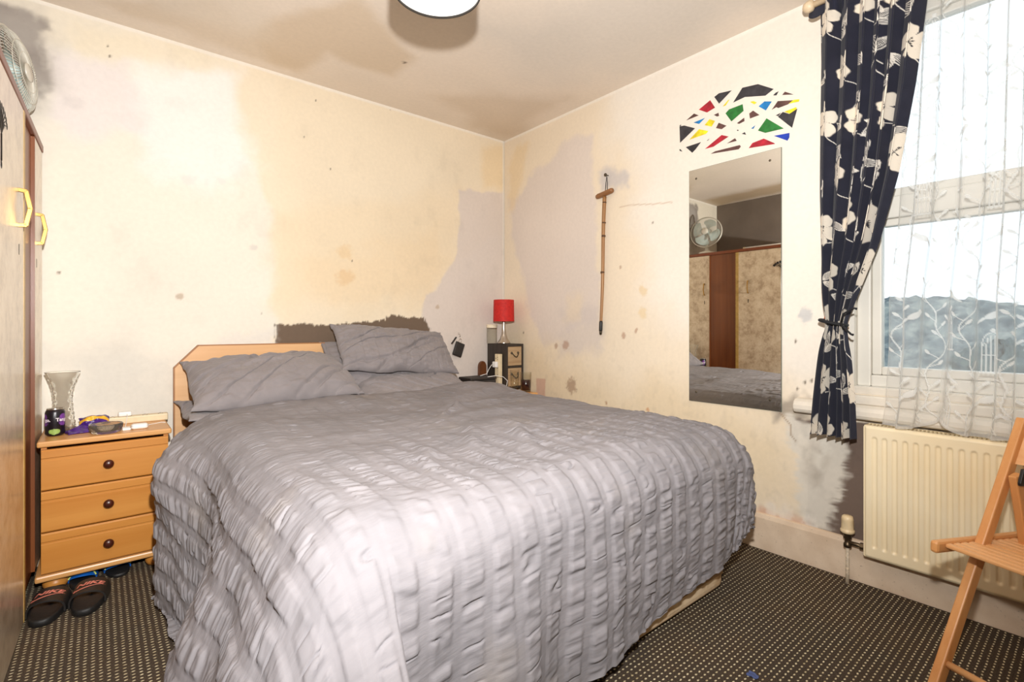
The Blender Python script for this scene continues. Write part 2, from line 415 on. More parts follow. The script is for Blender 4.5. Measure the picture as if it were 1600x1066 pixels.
n = fbm(A * 1.6, B * 1.6, 6, 5); col *= (.90 + .17 * n)[..., None]
P = np.stack([A, B, np.full_like(A, H)], -1)
ceiling = struct(fastgrid('ceiling', P[::-1], M_wall, col=col[::-1]))
mb = MB(); mb.box(XL - .1, .18, YF - .1, .14, H + .004, H + .1); mb.build('ceiling_shell', M_white, ceiling)

# carpet: charcoal with a 2 cm grid of cream flecks
m, nt, p, o = new_mat('flecked_carpet')
co = objco(nt); sx = nt.nodes.new('ShaderNodeSeparateXYZ'); nt.links.new(co, sx.inputs[0])
def cell(v, pitch):
    w = math_n(nt, 'FRACT', math_n(nt, 'MULTIPLY', v, 1 / pitch)); return math_n(nt, 'MULTIPLY', math_n(nt, 'SUBTRACT', w, .5), pitch)
wob = math_n(nt, 'MULTIPLY', math_n(nt, 'SUBTRACT', noise(nt, co, 40, 2), .5), .006)
dx = cell(math_n(nt, 'ADD', sx.outputs[0], wob), .0198); dy = cell(math_n(nt, 'ADD', sx.outputs[1], wob), .0180)
d = math_n(nt, 'SQRT', math_n(nt, 'ADD', math_n(nt, 'POWER', math_n(nt, 'MULTIPLY', dx, .58), 2), math_n(nt, 'POWER', math_n(nt, 'MULTIPLY', dy, 1.05), 2)))
dn = math_n(nt, 'ADD', d, math_n(nt, 'MULTIPLY', math_n(nt, 'SUBTRACT', noise(nt, co, 160, 3), .5), .0026))
dot = ramp(nt, math_n(nt, 'MULTIPLY', dn, 100), [(.20, (1, 1, 1, 1)), (.34, (0, 0, 0, 1))])
base = ramp(nt, noise(nt, co, 260, 4), [(.3, rgb(48, 41, 35)), (.7, rgb(88, 77, 66))])
dirt = ramp(nt, noise(nt, co, 3.5, 6, .7), [(.45, (1, 1, 1, 1)), (.75, (1.25, 1.1, .95, 1))])
base = mixc(nt, 1.0, base, dirt, 'MULTIPLY')
fleckc = ramp(nt, noise(nt, co, 18, 4), [(.3, rgb(186, 168, 128)), (.7, rgb(238, 226, 192))])
cc = mixc(nt, math_n(nt, 'MULTIPLY', dot, .95), base, fleckc)
lint = ramp(nt, noise(nt, co, 75, 5, .65), [(.70, (0, 0, 0, 1)), (.76, (1, 1, 1, 1))])
cc = mixc(nt, math_n(nt, 'MULTIPLY', lint, .55), cc, rgb(190, 176, 150))
nt.links.new(cc, p.inputs['Base Color']); p.inputs['Roughness'].default_value = .95; p.inputs['Specular IOR Level'].default_value = .1
bump(nt, p, noise(nt, co, 500, 2), .5, .004)
mb = MB(); mb.box(XL - .1, .15, YF - .1, .1, -.06, 0); struct(mb.build('floor', m))

# skirting boards
m, nt, p, o = new_mat('dirty_skirting_paint'); co = objco(nt)
c1 = ramp(nt, noise(nt, co, 8, 6), [(.3, rgb(206, 182, 156)), (.7, rgb(226, 206, 182))])
sp = ramp(nt, noise(nt, co, 90, 4, .7), [(.63, (0, 0, 0, 1)), (.72, (1, 1, 1, 1))])
nt.links.new(mixc(nt, math_n(nt, 'MULTIPLY', sp, .6), c1, rgb(96, 76, 60)), p.inputs['Base Color']); p.inputs['Roughness'].default_value = .55
M_skirt = m
mb = MB(); mb.prism([(0, 0), (-.02, 0), (-.02, .155), (-.014, .175), (0, .178)], YF, 0, M=Matrix(((1, 0, 0, 0), (0, 0, 1, 0), (0, 1, 0, 0), (0, 0, 0, 1))))
struct(mb.build('baseboard_right', M_skirt, bevel=.003))
mb = MB(); mb.box(XL, -.02, -.02, 0, 0, .175); struct(mb.build('baseboard_back', M_skirt, bevel=.005))

# ------------------------------------------------------------------ window
M_pvc = plain('white_plastic_frame', rgb(216, 212, 202), .4, var=.03, scale=6)
M_sill = plain('white_gloss_sill', rgb(220, 212, 198), .35, var=.05, scale=14)
M_pane = glass_mat('window_glass', (.97, .99, 1, 1), .02)
win = struct(thing('window_1', None, None))
mb = MB()
yA, yB = WY0, WY1
mb.box(.035, .11, yA - .055, yA - .004, WZ0, WZ1 - .004).box(.035, .11, yB + .004, yB + .055, WZ0, WZ1 - .004).box(.035, .11, yB + .055, yA - .055, WZ0, WZ0 + .05).box(.035, .11, yB + .055, yA - .055, WZ1 - .05, WZ1 - .004)
mb.box(.03, .109, yB + .055, yA - .055, 1.555, 1.645)
mb.build('window_frame', M_pvc, win, bevel=.006)
mb = MB()
for (z0, z1) in ((.8905, 1.5545), (1.6455, 2.3695)):
    mb.box(.05, .1, yA - .09, yA - .0555, z0, z1).box(.05, .1, yB + .0555, yB + .09, z0, z1).box(.05, .1, yB + .09, yA - .09, z0, z0 + .035).box(.05, .1, yB + .09, yA - .09, z1 - .03, z1)
mb.build('window_sash', M_pvc, win, bevel=.005)
mb = MB(); mb.box(.074, .078, yB + .08, yA - .08, .91, 1.54).box(.074, .078, yB + .08, yA - .08, 1.66, 2.35); mb.build('window_pane', M_pane, win)
# reveal
mb = MB(); mb.box(-.001, .112, yA - .004, yA + .012, WZ0 - .01, WZ1 + .01).box(-.001, .112, yB - .012, yB + .004, WZ0 - .01, WZ1 + .01).box(-.001, .112, yB - .012, yA + .012, WZ1 - .004, WZ1 + .012)
mb.build('window_reveal', M_pvc, win)
mb = MB()
mb.box(-.002, .11, yB - .012, yA + .012, WZ0 - .035, WZ0 - .0005)
mb.box(-.03, .004, yB - .1, yA + .05, .765, .805)
mb.build('window_ledge', M_sill, win, bevel=.006)
prof = [(0, .700), (-.035, .700), (-.052, .706), (-.06, .72), (-.06, .738), (-.052, .754), (-.035, .764), (0, .768)]
mb = MB(); mb.prism(prof, yB - .15, -2.207, M=Matrix(((1, 0, 0, 0), (0, 0, 1, 0), (0, 1, 0, 0), (0, 0, 0, 1))))
mb.build('window_sill', M_sill, win, bevel=.004)

# outside: hillside and trees over the gardens
def terrain():
    u = np.linspace(0, 1, 130); v = np.linspace(-1, 1, 420); U, V = np.meshgrid(u, v)
    X = 6 + 44 * np.minimum(U / .3, 1) + 30 * np.clip((U - .3) / .7, 0, 1); Y = -3 + V * (25 + U * 95)
    w = sstep(.28, 1, U); ridge = (fbm(Y * .06 + 40, U * 2, 3, 3) - .5) * 3.2
    Z = -4.2 + (8.6 + ridge) * w + (fbm(Y * .55 + 9, U * 16, 7, 4) - .5) * 2.6 * sstep(.25, .4, U)
    return np.stack([X, Y, Z], -1)
m, nt, p, o = new_mat('hillside'); co = objco(nt)
nt.links.new(ramp(nt, noise(nt, objco(nt, (.3, .55, .55)), 1.0, 5, .62), [(.36, rgb(92, 102, 106)), (.5, rgb(126, 134, 134)), (.64, rgb(164, 168, 160))]), p.inputs['Base Color']); p.inputs['Roughness'].default_value = 1; p.inputs['Specular IOR Level'].default_value = 0
hill = struct(fastgrid('hillside', terrain()[::-1], m)); 
def blob_tree(loc, h, rad, c1, c2, label, seed):
    t = thing('tree', label, 'tree', loc, 0, 'trees outside the window')
    m, nt, p, o = new_mat('leaves'); co = objco(nt)
    nt.links.new(ramp(nt, noise(nt, co, 2.5, 8, .75), [(.35, c1), (.65, c2)]), p.inputs['Base Color']); p.inputs['Roughness'].default_value = .9
    mb = MB(); mb.lathe([(rad * .12, 0), (rad * .08, h * .6), (rad * .03, h * .9)], 10); mb.build('trunk', plain('bark', rgb(80, 66, 54), .9), t)
    th = np.linspace(0, PI, 40); ph = np.linspace(0, 2 * PI, 64, endpoint=False); TH, PH = np.meshgrid(th, ph, indexing='ij')
    r = rad * (1 + .5 * (fbm(TH * 3 + seed, PH * 2.0, seed, 5) - .5) + .35 * (vnoise(TH * 9, PH * 7, seed) - .5)) * (1 - .0 * PH)
    P = np.stack([r * np.sin(TH) * np.cos(PH), r * np.sin(TH) * np.sin(PH), h * .62 + r * 1.05 * np.cos(TH)], -1)
    mb = MB(); mb.grid(P[::-1], wrapu=True); mb.build('crown', m, t)
blob_tree((10.0, 1.2, -3.6), 3.5, .9, rgb(92, 104, 56), rgb(172, 170, 84), 'yellow green tree seen at the left edge of the glass', 3)
blob_tree((19.0, -1.0, -3.4), 3.6, 1.5, rgb(70, 86, 94), rgb(120, 132, 126), 'bluish grey tree seen behind the lace below the skyline', 5)
blob_tree((26.0, -4.5, -3.2), 3.8, 1.6, rgb(72, 88, 88), rgb(122, 134, 118), 'dim grey green tree seen behind the lace toward the chair', 8)

# ------------------------------------------------------------------ bed
M_beech = wood('beech_laminate', rgb(214, 166, 116), rgb(230, 188, 140), 0, .6, .45, rgb(206, 156, 106), bmp=.03)
M_beechedge = wood('beech_edge', rgb(150, 100, 56), rgb(176, 122, 72), 0, .6, .5, bmp=.03)
m, nt, p, o = new_mat('worn_divan_cloth'); co = objco(nt)
c1 = ramp(nt, noise(nt, co, 6, 6, .65), [(.35, rgb(178, 148, 112)), (.6, rgb(216, 194, 162))])
nt.links.new(c1, p.inputs['Base Color']); p.inputs['Roughness'].default_value = .9; p.inputs['Specular IOR Level'].default_value = .15
bump(nt, p, noise(nt, co, 60, 5), .5, .004); M_divan = m
M_sheet = fabric('grey_sheet', rgb(128, 124, 126))
M_dark = plain('black_plastic', rgb(24, 23, 23), .45, var=.1)
BX0, BX1, BYF = -2.05, -.54, -2.128
bed = thing('divan_bed', 'double divan bed with beech headboard under the grey seersucker bedding', 'bed', (-1.3, -1.05, 0))
OB = T(1.3, 1.05, 0)
mb = MB(); poly = [(-2.23, .30), (-2.23, .884), (-2.123, .998), (-.70, .998), (-.592, .884), (-.592, .30)]
XZ = Matrix(((1, 0, 0, 0), (0, 0, -1, 0), (0, 1, 0, 0), (0, 0, 0, 1)))
mb.prism(poly, .022, .050, M=OB @ XZ); hb = mb.build('headboard', M_beech, bed, bevel=.003)
mb = MB()
def strip(a, b, w=.004):
    d = Vector((b[0] - a[0], b[1] - a[1])); L = d.length; ang = math.atan2(d.y, d.x)
    mb.box(0, L, -w, w * .5, -.0508, -.021, M=OB @ T(a[0], 0, a[1]) @ Matrix(((math.cos(ang), -math.sin(ang), 0, 0), (0, 0, 1, 0), (math.sin(ang), math.cos(ang), 0, 0), (0, 0, 0, 1))))
for a, b in zip(poly, poly[1:]): strip(a, b)
mb.build('edge_banding', M_beechedge, hb)
mb = MB(); mb.box(BX0, BX1, BYF, -.06, .02, .34, M=OB); bs = mb.build('base', M_divan, bed, bevel=.035, seg=4)
mb = MB(); r = .03
loop = []
for cx, cy, a0 in ((BX1 - .04, BYF + .04, -PI / 2), (BX1 - .04, -.10, 0), (BX0 + .04, -.10, PI / 2), (BX0 + .04, BYF + .04, PI)):
    for k in range(6): a = a0 + k / 5 * PI / 2; loop.append((cx + .0425 * math.cos(a), cy + .0425 * math.sin(a), .092 + .003 * math.sin(k * 3 + cx * 9)))
mb.tube(loop, .005, 8, closed=True, M=OB); mb.build('piping', plain('piping_cord', rgb(150, 124, 90), .9), bs)
mb = MB(); mb.box(BX0 + .01, BX1 - .01, BYF + .02, -.06, .335, .585, M=OB); mb.build('mattress', M_sheet, bed, bevel=.05, seg=5)

# duvet cover: puckered seersucker bands running head to foot
def seersucker(s, t, amp, seed=0):
    per = .088; ph = (s + .012 * (vnoise(s * 0 + 3, t * 4, 1) - .5)) / per; w = ph - np.floor(ph)
    band = sstep(.04, .14, w) * (1 - sstep(.64, .74, w)); bid = np.floor(ph)
    n = vnoise(t * 52 + bid * 37.7 + 1.5 * vnoise(s * 20, t * 8, 9), s * 8 + bid * 3, 2 + seed); n2 = vnoise(t * 105 + bid * 11.3, s * 14, 4 + seed)
    puff = (n - .5) * 1.5 + (n2 - .5) * .7
    ridge = 1 - np.abs(vnoise(t * 30 + bid * 53.1, s * 5 + bid, 6 + seed) - .5) * 20
    crease = np.clip(ridge, 0, 1) ** 1.5 * sstep(.35, .6, vnoise(t * 9 + bid * 5, s * 3, 7))
    return band, puff * amp + (.0016 + amp * .25) * band * 0, crease
DX0, DX1, DY0, DYF = -2.06, -.56, -.50, -2.035
wS = DX1 - DX0; lT = DY0 - DYF
eL, eR, eF = .86, .60, .590
ns, nt_ = 460, 900
s1 = np.linspace(-eL, wS + eR, ns); t1 = np.linspace(-.10, lT + eF, nt_)
Sg, Tg = np.meshgrid(s1, t1, indexing='xy')           # rows along t
sc_ = np.clip(Sg, 0, wS)
aL = np.clip(-Sg, 0, None); aR = np.clip(Sg - wS, 0, None); b = np.clip(Tg - lT, 0, None) * (1 + .34 * (1 - np.clip(Sg / wS, 0, 1)))
a = aL + aR
e = np.hypot(a, b)
emaxL, emaxO = .95, .72
emax = emaxL + (emaxO - emaxL) * np.clip(Sg / wS, 0, 1) - .17 * np.where(Sg > wS, np.sqrt(np.clip(2 * a * b / np.maximum(e * e, 1e-9), 0, 1)), 0)
e2 = np.where(e < emax * .88, e, emax * .88 + (emax * .12) * np.tanh((e - emax * .88) / (emax * .12)))
ux = np.where(e > 1e-9, a / np.maximum(e, 1e-9), 0) * np.where(Sg < 0, -1, 1); uy = np.where(e > 1e-9, b / np.maximum(e, 1e-9), 0)
Yapprox = DY0 - Tg
RLs = .165 + .115 * sstep(-1.15, -.72, Yapprox) * (Sg < wS * .5)
Rr = np.where(Sg < wS * .5, RLs, .15 + .05 * sstep(-.6, -1.7, Yapprox))
Rr = np.where(Sg > wS * .5, np.where(Yapprox > -.9, .09 + .07 * sstep(-.5, -.9, Yapprox), Rr), Rr)
Rr = (Rr + .025 * (Sg > wS) * sstep(-1.3, -1.9, Yapprox)) * (1 - uy ** 4) + .160 * uy ** 4
arc = Rr * PI / 2
th = np.clip(e2 / Rr, 0, PI / 2)
outd = Rr * np.sin(th); drop = Rr * (1 - np.cos(th)) + np.clip(e2 - arc, 0, None)
low = sstep(.05, .55, drop)
# gentle folds of the hanging sides
along = np.where(a > b, Tg, Sg) + .5 * np.arctan2(b, np.maximum(a, 1e-6))
outd = outd + low * (.018 * np.sin(along * 13 + 1.2 * np.sin(along * 5)) + .02 * (fbm(Sg * 3, Tg * 3, 3) - .5) * 2)
outd = outd + np.where((Sg < 0), low * .17 * sstep(-1.17, -1.55, DY0 - Tg), 0)
outd = outd + np.where((Sg < 0), .05 * np.exp(-((Yapprox + .72) / .14) ** 2) * np.exp(-((drop - .14) / .14) ** 2), 0)
outd = outd - .012 * sstep(.34, .56, drop) * sstep(wS * .2, wS * .5, Sg)
X = DX0 + sc_ + ux * outd
Yh = np.where(Tg < 0, 0, Tg)
Y = DY0 - np.minimum(Yh, lT) - uy * outd
skew = .30 * np.clip(aL, 0, .75) + .9 * np.clip(aR, 0, .25)
fade = 1 - sstep(0, .9, Tg)
Y = Y - skew * fade
topz = .695 + .028 * sstep(-.9, -.55, Yapprox) + (fbm(Sg * 2.2 + 3, Tg * 2.2, 2, 3) - .5) * .05 * (1 - low) - .012 * sstep(.3, 1.4, Tg)
topz = topz - .018 * np.cos((sc_ / wS - .5) * PI * 1.0) * 0
Z = topz - drop
# rumples in the middle of the cover
def rumple(cx, cy, ang, L, W, h):
    dx_, dy_ = X - cx, Y - cy; uu = dx_ * math.cos(ang) + dy_ * math.sin(ang); vv = -dx_ * math.sin(ang) + dy_ * math.cos(ang)
    vv = vv + .03 * np.sin(uu * 9)
    return h * np.exp(-(vv / W) ** 2) * np.exp(-(uu / L) ** 2)
Z = Z + (1 - low) * (rumple(-1.22, -1.12, .9, .14, .022, .022) + rumple(-1.15, -1.05, 1.1, .12, .02, .018) - rumple(-1.19, -1.10, 1.0, .14, .016, .014)
     + rumple(-.98, -.98, .3, .30, .05, .016) + rumple(-1.0, -1.3, -.1, .35, .07, .012) + rumple(-1.45, -1.62, 1.2, .22, .035, .018) + rumple(-1.30, -1.72, 1.3, .20, .03, .018)
     + rumple(-1.72, -1.75, 1.35, .2, .035, .016) + rumple(-.75, -.72, .5, .2, .05, .012) + rumple(-.80, -1.0, .2, .25, .05, .01))
# head edge rolls under
hd = np.clip(-Tg, 0, None); rr_ = .028
Y = Y + rr_ * np.sin(np.clip(hd / rr_, 0, PI)) * 1.0
Z = Z - rr_ * (1 - np.cos(np.clip(hd / rr_, 0, PI)))
zmin = .022 + .012 * (fbm(Sg * 20, Tg * 20, 1) + .0)
spread = np.clip(zmin - Z, 0, None)
X = X + ux * spread * .8; Y = Y - uy * spread * .5
Z = np.maximum(Z, zmin)
P = np.stack([X, Y, Z], -1)
gs = np.gradient(P, axis=1); gt = np.gradient(P, axis=0); N = np.cross(gt, gs); N /= np.maximum(np.linalg.norm(N, axis=-1, keepdims=True), 1e-9)
if N[nt_ // 2, ns // 2, 2] < 0: N = -N
band, puff, crease = seersucker(Sg, Tg, .0060)
amt = .30 + .70 * np.maximum(sstep(.02, .16, drop), sstep(-1.45, -1.85, Yapprox) * .8)
patch = .55 + .8 * fbm(Sg * 3, Tg * 3, 7)
hgt = band * (puff * 1.15 * amt * patch + .0045 * amt) - crease * band * (.0060 + .0030 * amt)
hgt = hgt + (fbm(Sg * 9, Tg * 9, 5, 4) - .5) * .008 * (1 - .3 * low) + (fbm(Sg * 26, Tg * 26, 1, 3) - .5) * .0035
P = P + N * hgt[..., None]
P[..., 2] = np.maximum(P[..., 2], .012)
m, nt, p, o = new_mat('grey_seersucker'); uvn = objco(nt, (1, 1, 1), 'UV'); co = objco(nt)
cA = ramp(nt, noise(nt, co, 5, 5), [(.3, rgb(127, 124, 127)), (.7, rgb(139, 135, 138))])
tea = ramp(nt, noise(nt, co, 3.1, 5, .6), [(.58, (0, 0, 0, 1)), (.75, (1, 1, 1, 1))])
cA = mixc(nt, math_n(nt, 'MULTIPLY', tea, .35), cA, rgb(146, 136, 124))
nt.links.new(cA, p.inputs['Base Color']); p.inputs['Roughness'].default_value = .8; p.inputs['Sheen Weight'].default_value = .0; p.inputs['Specular IOR Level'].default_value = .2
mp = nt.nodes.new('ShaderNodeMapping'); mp.inputs['Scale'].default_value = (14, 110, 1); nt.links.new(uvn, mp.inputs[0])
bump(nt, p, noise(nt, mp.outputs[0], 1.0, 4, .6), .35, .004); M_duvet = m
duv = fastgrid('duvet', P[:, ::-1], M_duvet, uv=np.stack([Sg, Tg], -1)[:, ::-1])
tag(duv, 'grey seersucker duvet spread over the whole bed and hanging to the carpet', 'duvet')

# pillows
M_pil = fabric('grey_pillowcase', rgb(136, 130, 131), var=.05)
def pillow(name, label, w, d, h, M, seed, seer=0, wr=1.0, flange=.03, curl=0):
    n, m_ = 230, 150
    u = np.linspace(-1, 1, n); v = np.linspace(-1, 1, m_); U, V = np.meshgrid(u, v)
    k = np.clip((1 - np.abs(U) ** 3.2) * (1 - np.abs(V) ** 2.6), 0, 1) ** .55
    cor = (np.abs(U) ** 6) * (np.abs(V) ** 6)
    Xp = U * (w / 2) * (1 - .05 * (1 - np.abs(V) ** 2) * 0 + .04 * cor - .035 * np.abs(U) * (1 - V ** 2) * 0); Yp = V * (d / 2) * (1 + .05 * cor - .05 * (1 - U ** 2) * 0)
    Xp = Xp + .02 * (fbm(U * 2 + seed, V * 2, seed) - .5); Yp = Yp + .03 * (fbm(U * 2.2 + seed, V * 2 + 40, seed + 1) - .5)
    Zt = h * k * (.85 + .45 * fbm(U * 1.8 + seed * 3.1, V * 1.8 + 5, seed, 3))
    ang = .9 * np.sin(seed * 2.1); q = (U * 1.5 * math.cos(ang) + V * math.sin(ang))
    fold = np.abs(vnoise(q * 3.2 + seed, (V - U * .5) * 1.3 + 9, seed + 3) - .5) * 2
    rim = sstep(.55, .95, np.maximum(np.abs(U), np.abs(V)))
    wrk = -np.exp(-(fold / .075) ** 2) * .017 * wr + (fbm(U * 6 + seed, V * 5, seed + 4, 4) - .5) * .016 * wr + rim * (vnoise(U * 9 + seed, V * 9, seed + 5) - .5) * .016 * wr
    Zt = Zt + wrk * (.35 + .65 * k)
    if seer:
        s_ = U * w / 2; t_ = V * d / 2
        bnd, pf, cr = seersucker(t_ + .3, s_ + .5, .002, 1) if seer == 2 else seersucker(s_ + .5, t_ + .5, .002, 1)
        Zt = Zt + bnd * (pf * 2.0 + .004) * k ** .5 - cr * bnd * .007
    Zb = -h * .55 * k + (fbm(U * 3 + 30, V * 3, seed + 2) - .5) * .006
    edge = .004 + rim * .012 * (vnoise(U * 5 + 70, V * 5 + seed, seed) - .5)
    Zt = Zt + edge; Zb = np.minimum(Zb - .002, Zt - .006)
    if curl: 
        c_ = curl * sstep(.72, 1, -U) * sstep(.1, .9, np.abs(V)); Zt = Zt + c_; Zb = Zb + c_
    top = np.stack([Xp, Yp, Zt], -1); bot = np.stack([Xp, Yp, Zb], -1)
    mb = MB(); mb.grid(top, M=M); mb.grid(bot[:, ::-1], M=M)
    def rimstrip(ti, bi): mb.grid(np.stack([ti, bi], 0), M=M)
    rimstrip(top[0][::-1], bot[0][::-1]); rimstrip(top[-1], bot[-1]); rimstrip(top[:, 0], bot[:, 0]); rimstrip(top[:, -1][::-1], bot[:, -1][::-1])
    o = mb.build(name, M_pil)
    # merge the seam so the case is one closed surface
    import bmesh
    bm = bmesh.new(); bm.from_mesh(o.data); bmesh.ops.remove_doubles(bm, verts=bm.verts, dist=.0004); bmesh.ops.recalc_face_normals(bm, faces=bm.faces); bm.to_mesh(o.data); bm.free()
    tag(o, label, 'pillow', 'pillows at the headboard'); return o
pillow('pillow', 'flattened grey pillow at the bottom of the left pair, corners poking out', .76, .46, .065, T(-1.835, -.30, .665) @ R(.05, 0, .02), 3, wr=1.3, curl=.03)
pillow('pillow', 'plump plain grey pillow on top of the left pair', .78, .44, .10, T(-1.80, -.29, .81) @ R(.42, -.035, -.02), 5, wr=1.3, curl=.02)
pillow('pillow', 'plain grey pillow lowest in the right stack, tucked under the duvet edge', .72, .46, .08, T(-1.03, -.33, .715) @ R(.22, -.02, .02), 7)
pillow('pillow', 'grey pillow sandwiched behind the top one of the right stack', .74, .42, .06, T(-1.10, -.185, .84) @ R(.75, .03, .03), 9)
pillow('pillow', 'seersucker striped grey pillow leaning on top of the right stack', .76, .36, .075, T(-1.055, -.22, .945) @ R(.80, .075, -.02), 11, seer=1, wr=1.1)

# ------------------------------------------------------------------ bedside chests
M_pine = wood('honey_pine', rgb(190, 124, 50), rgb(208, 146, 70), 0, .5, .38, rgb(174, 106, 40), bmp=.04)
M_pineside = wood('honey_pine_side', rgb(190, 124, 50), rgb(208, 146, 70), 2, .5, .4, rgb(174, 106, 40), bmp=.04)
M_pinetop = wood('honey_pine_top', rgb(204, 148, 86), rgb(222, 172, 112), 0, .5, .35, rgb(192, 132, 70), bmp=.04)
M_knob = wood('dark_knob_wood', rgb(52, 22, 14), rgb(84, 36, 22), 2, 2, .3)
def bedside(x0, x1, y0, y1, ztop, label, front=True):
    cx, cy = (x0 + x1) / 2, (y0 + y1) / 2; w, d = (x1 - x0) / 2, (y1 - y0) / 2
    t = thing('bedside_chest', label, 'bedside table', (cx, cy, 0), 0, 'pine bedside chests')
    mb = MB(); mb.box(-w, w, -d, d, ztop - .024, ztop); mb.build('top', M_pinetop, t, bevel=.006)
    zb = .082
    mb = MB(); mb.box(-w + .012, -w + .03, -d + .02, d, zb, ztop - .024).box(w - .03, w - .012, -d + .02, d, zb, ztop - .024).box(-w + .03, w - .03, d - .01, d, zb, ztop - .024).box(-w + .03, w - .03, -d + .05, d - .01, zb, zb + .01)
    mb.build('carcass', M_pineside, t)
    mb = MB(); mb.box(-w - .006, w + .006, -d - .004, d, zb - .026, zb); mb.build('plinth', M_pinetop, t, bevel=.007)
    hh = (ztop - .03 - zb - .004) / 3
    for k in range(3):
        z0 = zb + .006 + k * hh; z1 = z0 + hh - .006
        mb = MB()
        # front with a moulded step along its upper edge
        pr = [(0, z0), (-.018, z0), (-.020, z0 + .004), (-.020, z1 - .045), (-.0185, z1 - .043), (-.0185, z1 - .036), (-.022, z1 - .033), (-.022, z1 - .006), (-.018, z1), (0, z1)]
        mb.prism(pr, -w + .014, w - .014, M=Matrix(((0, 0, 1, 0), (1, 0, 0, -d + .02), (0, 1, 0, 0), (0, 0, 0, 1))))
        dr = mb.build('drawer', M_pine, t)
        mb = MB(); mb.lathe([(.007, 0), (.007, .010), (.012, .014), (.0175, .020), (.0185, .026), (.016, .032), (.009, .036), (.001, .037)], 24, M=T(.0, -d + .0005, (z0 + z1) / 2 - .004) @ R(PI / 2))
        mb.build('knob', M_knob, dr)
    for sx_ in (-1, 1):
        for sy in (-1, 1):
            mb = MB(); mb.lathe([(.02, 0), (.034, .008), (.042, .022), (.042, .036), (.034, .048), (.024, .0575)], 24, M=T(sx_ * (w - .055), sy * (d - .055), 0)); mb.build('bun_foot', M_pineside, t)
    return t
ZT = .628
bedside(-2.724, -2.270, -.375, -.03, ZT, 'honey pine bedside chest of three drawers left of the bed')
bedside(-.585, -.118, -.535, -.10, ZT, 'honey pine bedside chest in the corner under the red lamp')

# ------------------------------------------------------------------ things on the left chest
M_alu = plain('can_aluminium', rgb(196, 192, 186), .3, 1, var=.05)
m, nt, p, o = new_mat('black_can_print'); co = objco(nt)
nt.links.new(ramp(nt, noise(nt, co, 30, 3), [(.4, rgb(26, 22, 28)), (.7, rgb(36, 30, 38))]), p.inputs['Base Color']); p.inputs['Roughness'].default_value = .3; p.inputs['Metallic'].default_value = .2; M_can = m
M_purple = plain('purple_print', rgb(120, 64, 150), .35, var=.22, scale=60)
M_inkwhite = plain('white_print', rgb(232, 224, 232), .4, var=.02)
M_green = plain('green_print', rgb(148, 178, 90), .4, var=.15, scale=90)
def text_mesh(body, size, shear=0, bold=.0, mapf=None, spacing=1.0):
    """flat letters as vertices and faces, then laid on a surface by mapf(x, y)"""
    cu = bpy.data.curves.new('lettering', 'FONT'); cu.body = body; cu.size = size; cu.shear = shear; cu.align_x = 'CENTER'; cu.align_y = 'CENTER'; cu.offset = bold; cu.resolution_u = 4; cu.space_character = spacing
    ob = bpy.data.objects.new('lettering', cu); C.objects.link(ob)
    bpy.context.view_layer.update()
    dg = bpy.context.evaluated_depsgraph_get(); me = ob.evaluated_get(dg).to_mesh()
    import bmesh
    bm = bmesh.new(); bm.from_mesh(me); bmesh.ops.triangulate(bm, faces=bm.faces[:]); 
    bmesh.ops.subdivide_edges(bm, edges=bm.edges[:], cuts=1)
    bmesh.ops.triangulate(bm, faces=bm.faces[:])
    vs = [tuple(v.co) for v in bm.verts]; bm.verts.index_update(); fs = [tuple(v.index for v in f.verts) for f in bm.faces]; bm.free()
    ob.evaluated_get(dg).to_mesh_clear(); bpy.data.objects.remove(ob); bpy.data.curves.remove(cu)
    return [mapf(x, y) for x, y, z in vs], fs
can = thing('drink_can', 'black and purple soft drink can on the left pine chest', 'drink can', (-2.675, -.235, ZT), 0)
rc = .033
mb = MB(); mb.lathe([(.024, 0), (.030, .006), (rc, .012), (rc, .100), (.031, .106), (.027, .113)], 40, caps=True); body = mb.build('body', M_can, can)
mb = MB(); mb.lathe([(.0275, .112), (.0283, .1145), (.0275, .117), (.0255, .1165), (.024, .113), (.001, .1128)], 40, caps=False)
lid = mb.build('lid', M_alu, can)
mb = MB(); mb.tube([(.012 * math.cos(a), .006 + .010 * math.sin(a), .1145) for a in np.linspace(0, 2 * PI, 14, endpoint=False)], .0018, 6, closed=True); mb.build('ring_pull', M_alu, lid)
def oncyl(ang0, zc, r=rc + .0003): return lambda x, y: (r * math.sin(ang0 + x / rc) , -r * math.cos(ang0 + x / rc), zc + y)
def splat(ang0, zc, rad, mi_seed):
    vs = [oncyl(ang0, zc, rc + .0002)(0, 0)]; n = 36
    rnd = random.Random(mi_seed)
    for ring in (.5, 1):
        for k in range(n):
            a = 2 * PI * k / n; q = rad * ring * (1 + (.22 * ((k % 3) == 0) + .1 * rnd.random()) * ring)
            vs.append(oncyl(ang0, zc, rc + .0002)(q * math.cos(a), q * math.sin(a)))
    fs = [(0, 1 + k, 1 + (k + 1) % n) for k in range(n)] + [(1 + k, 1 + n + k, 1 + n + (k + 1) % n, 1 + (k + 1) % n) for k in range(n)]
    return vs, fs
mb = MB(); mb2 = MB(); mb3 = MB()
for ang in (-1.22, .92):
    mb = MB()
    for (zc, rd) in ((.082, .012), (.062, .016)):
        mb.add(*splat(ang, zc, rd, int(zc * 1000)))
    mb.build('splash_print', M_purple, body)
    mb2.add(*text_mesh('Tango.', .0195, 0, .0006, oncyl(ang, .070, rc + .0006)))
mb3.add(*splat(-.05, .020, .011, 4)); mb3.add(*splat(.25, .021, .009, 5)); mb3.add(*splat(-.35, .021, .008, 6))
mb2.build('lettering', M_inkwhite, body); mb3.build('flavour_print', M_green, body)

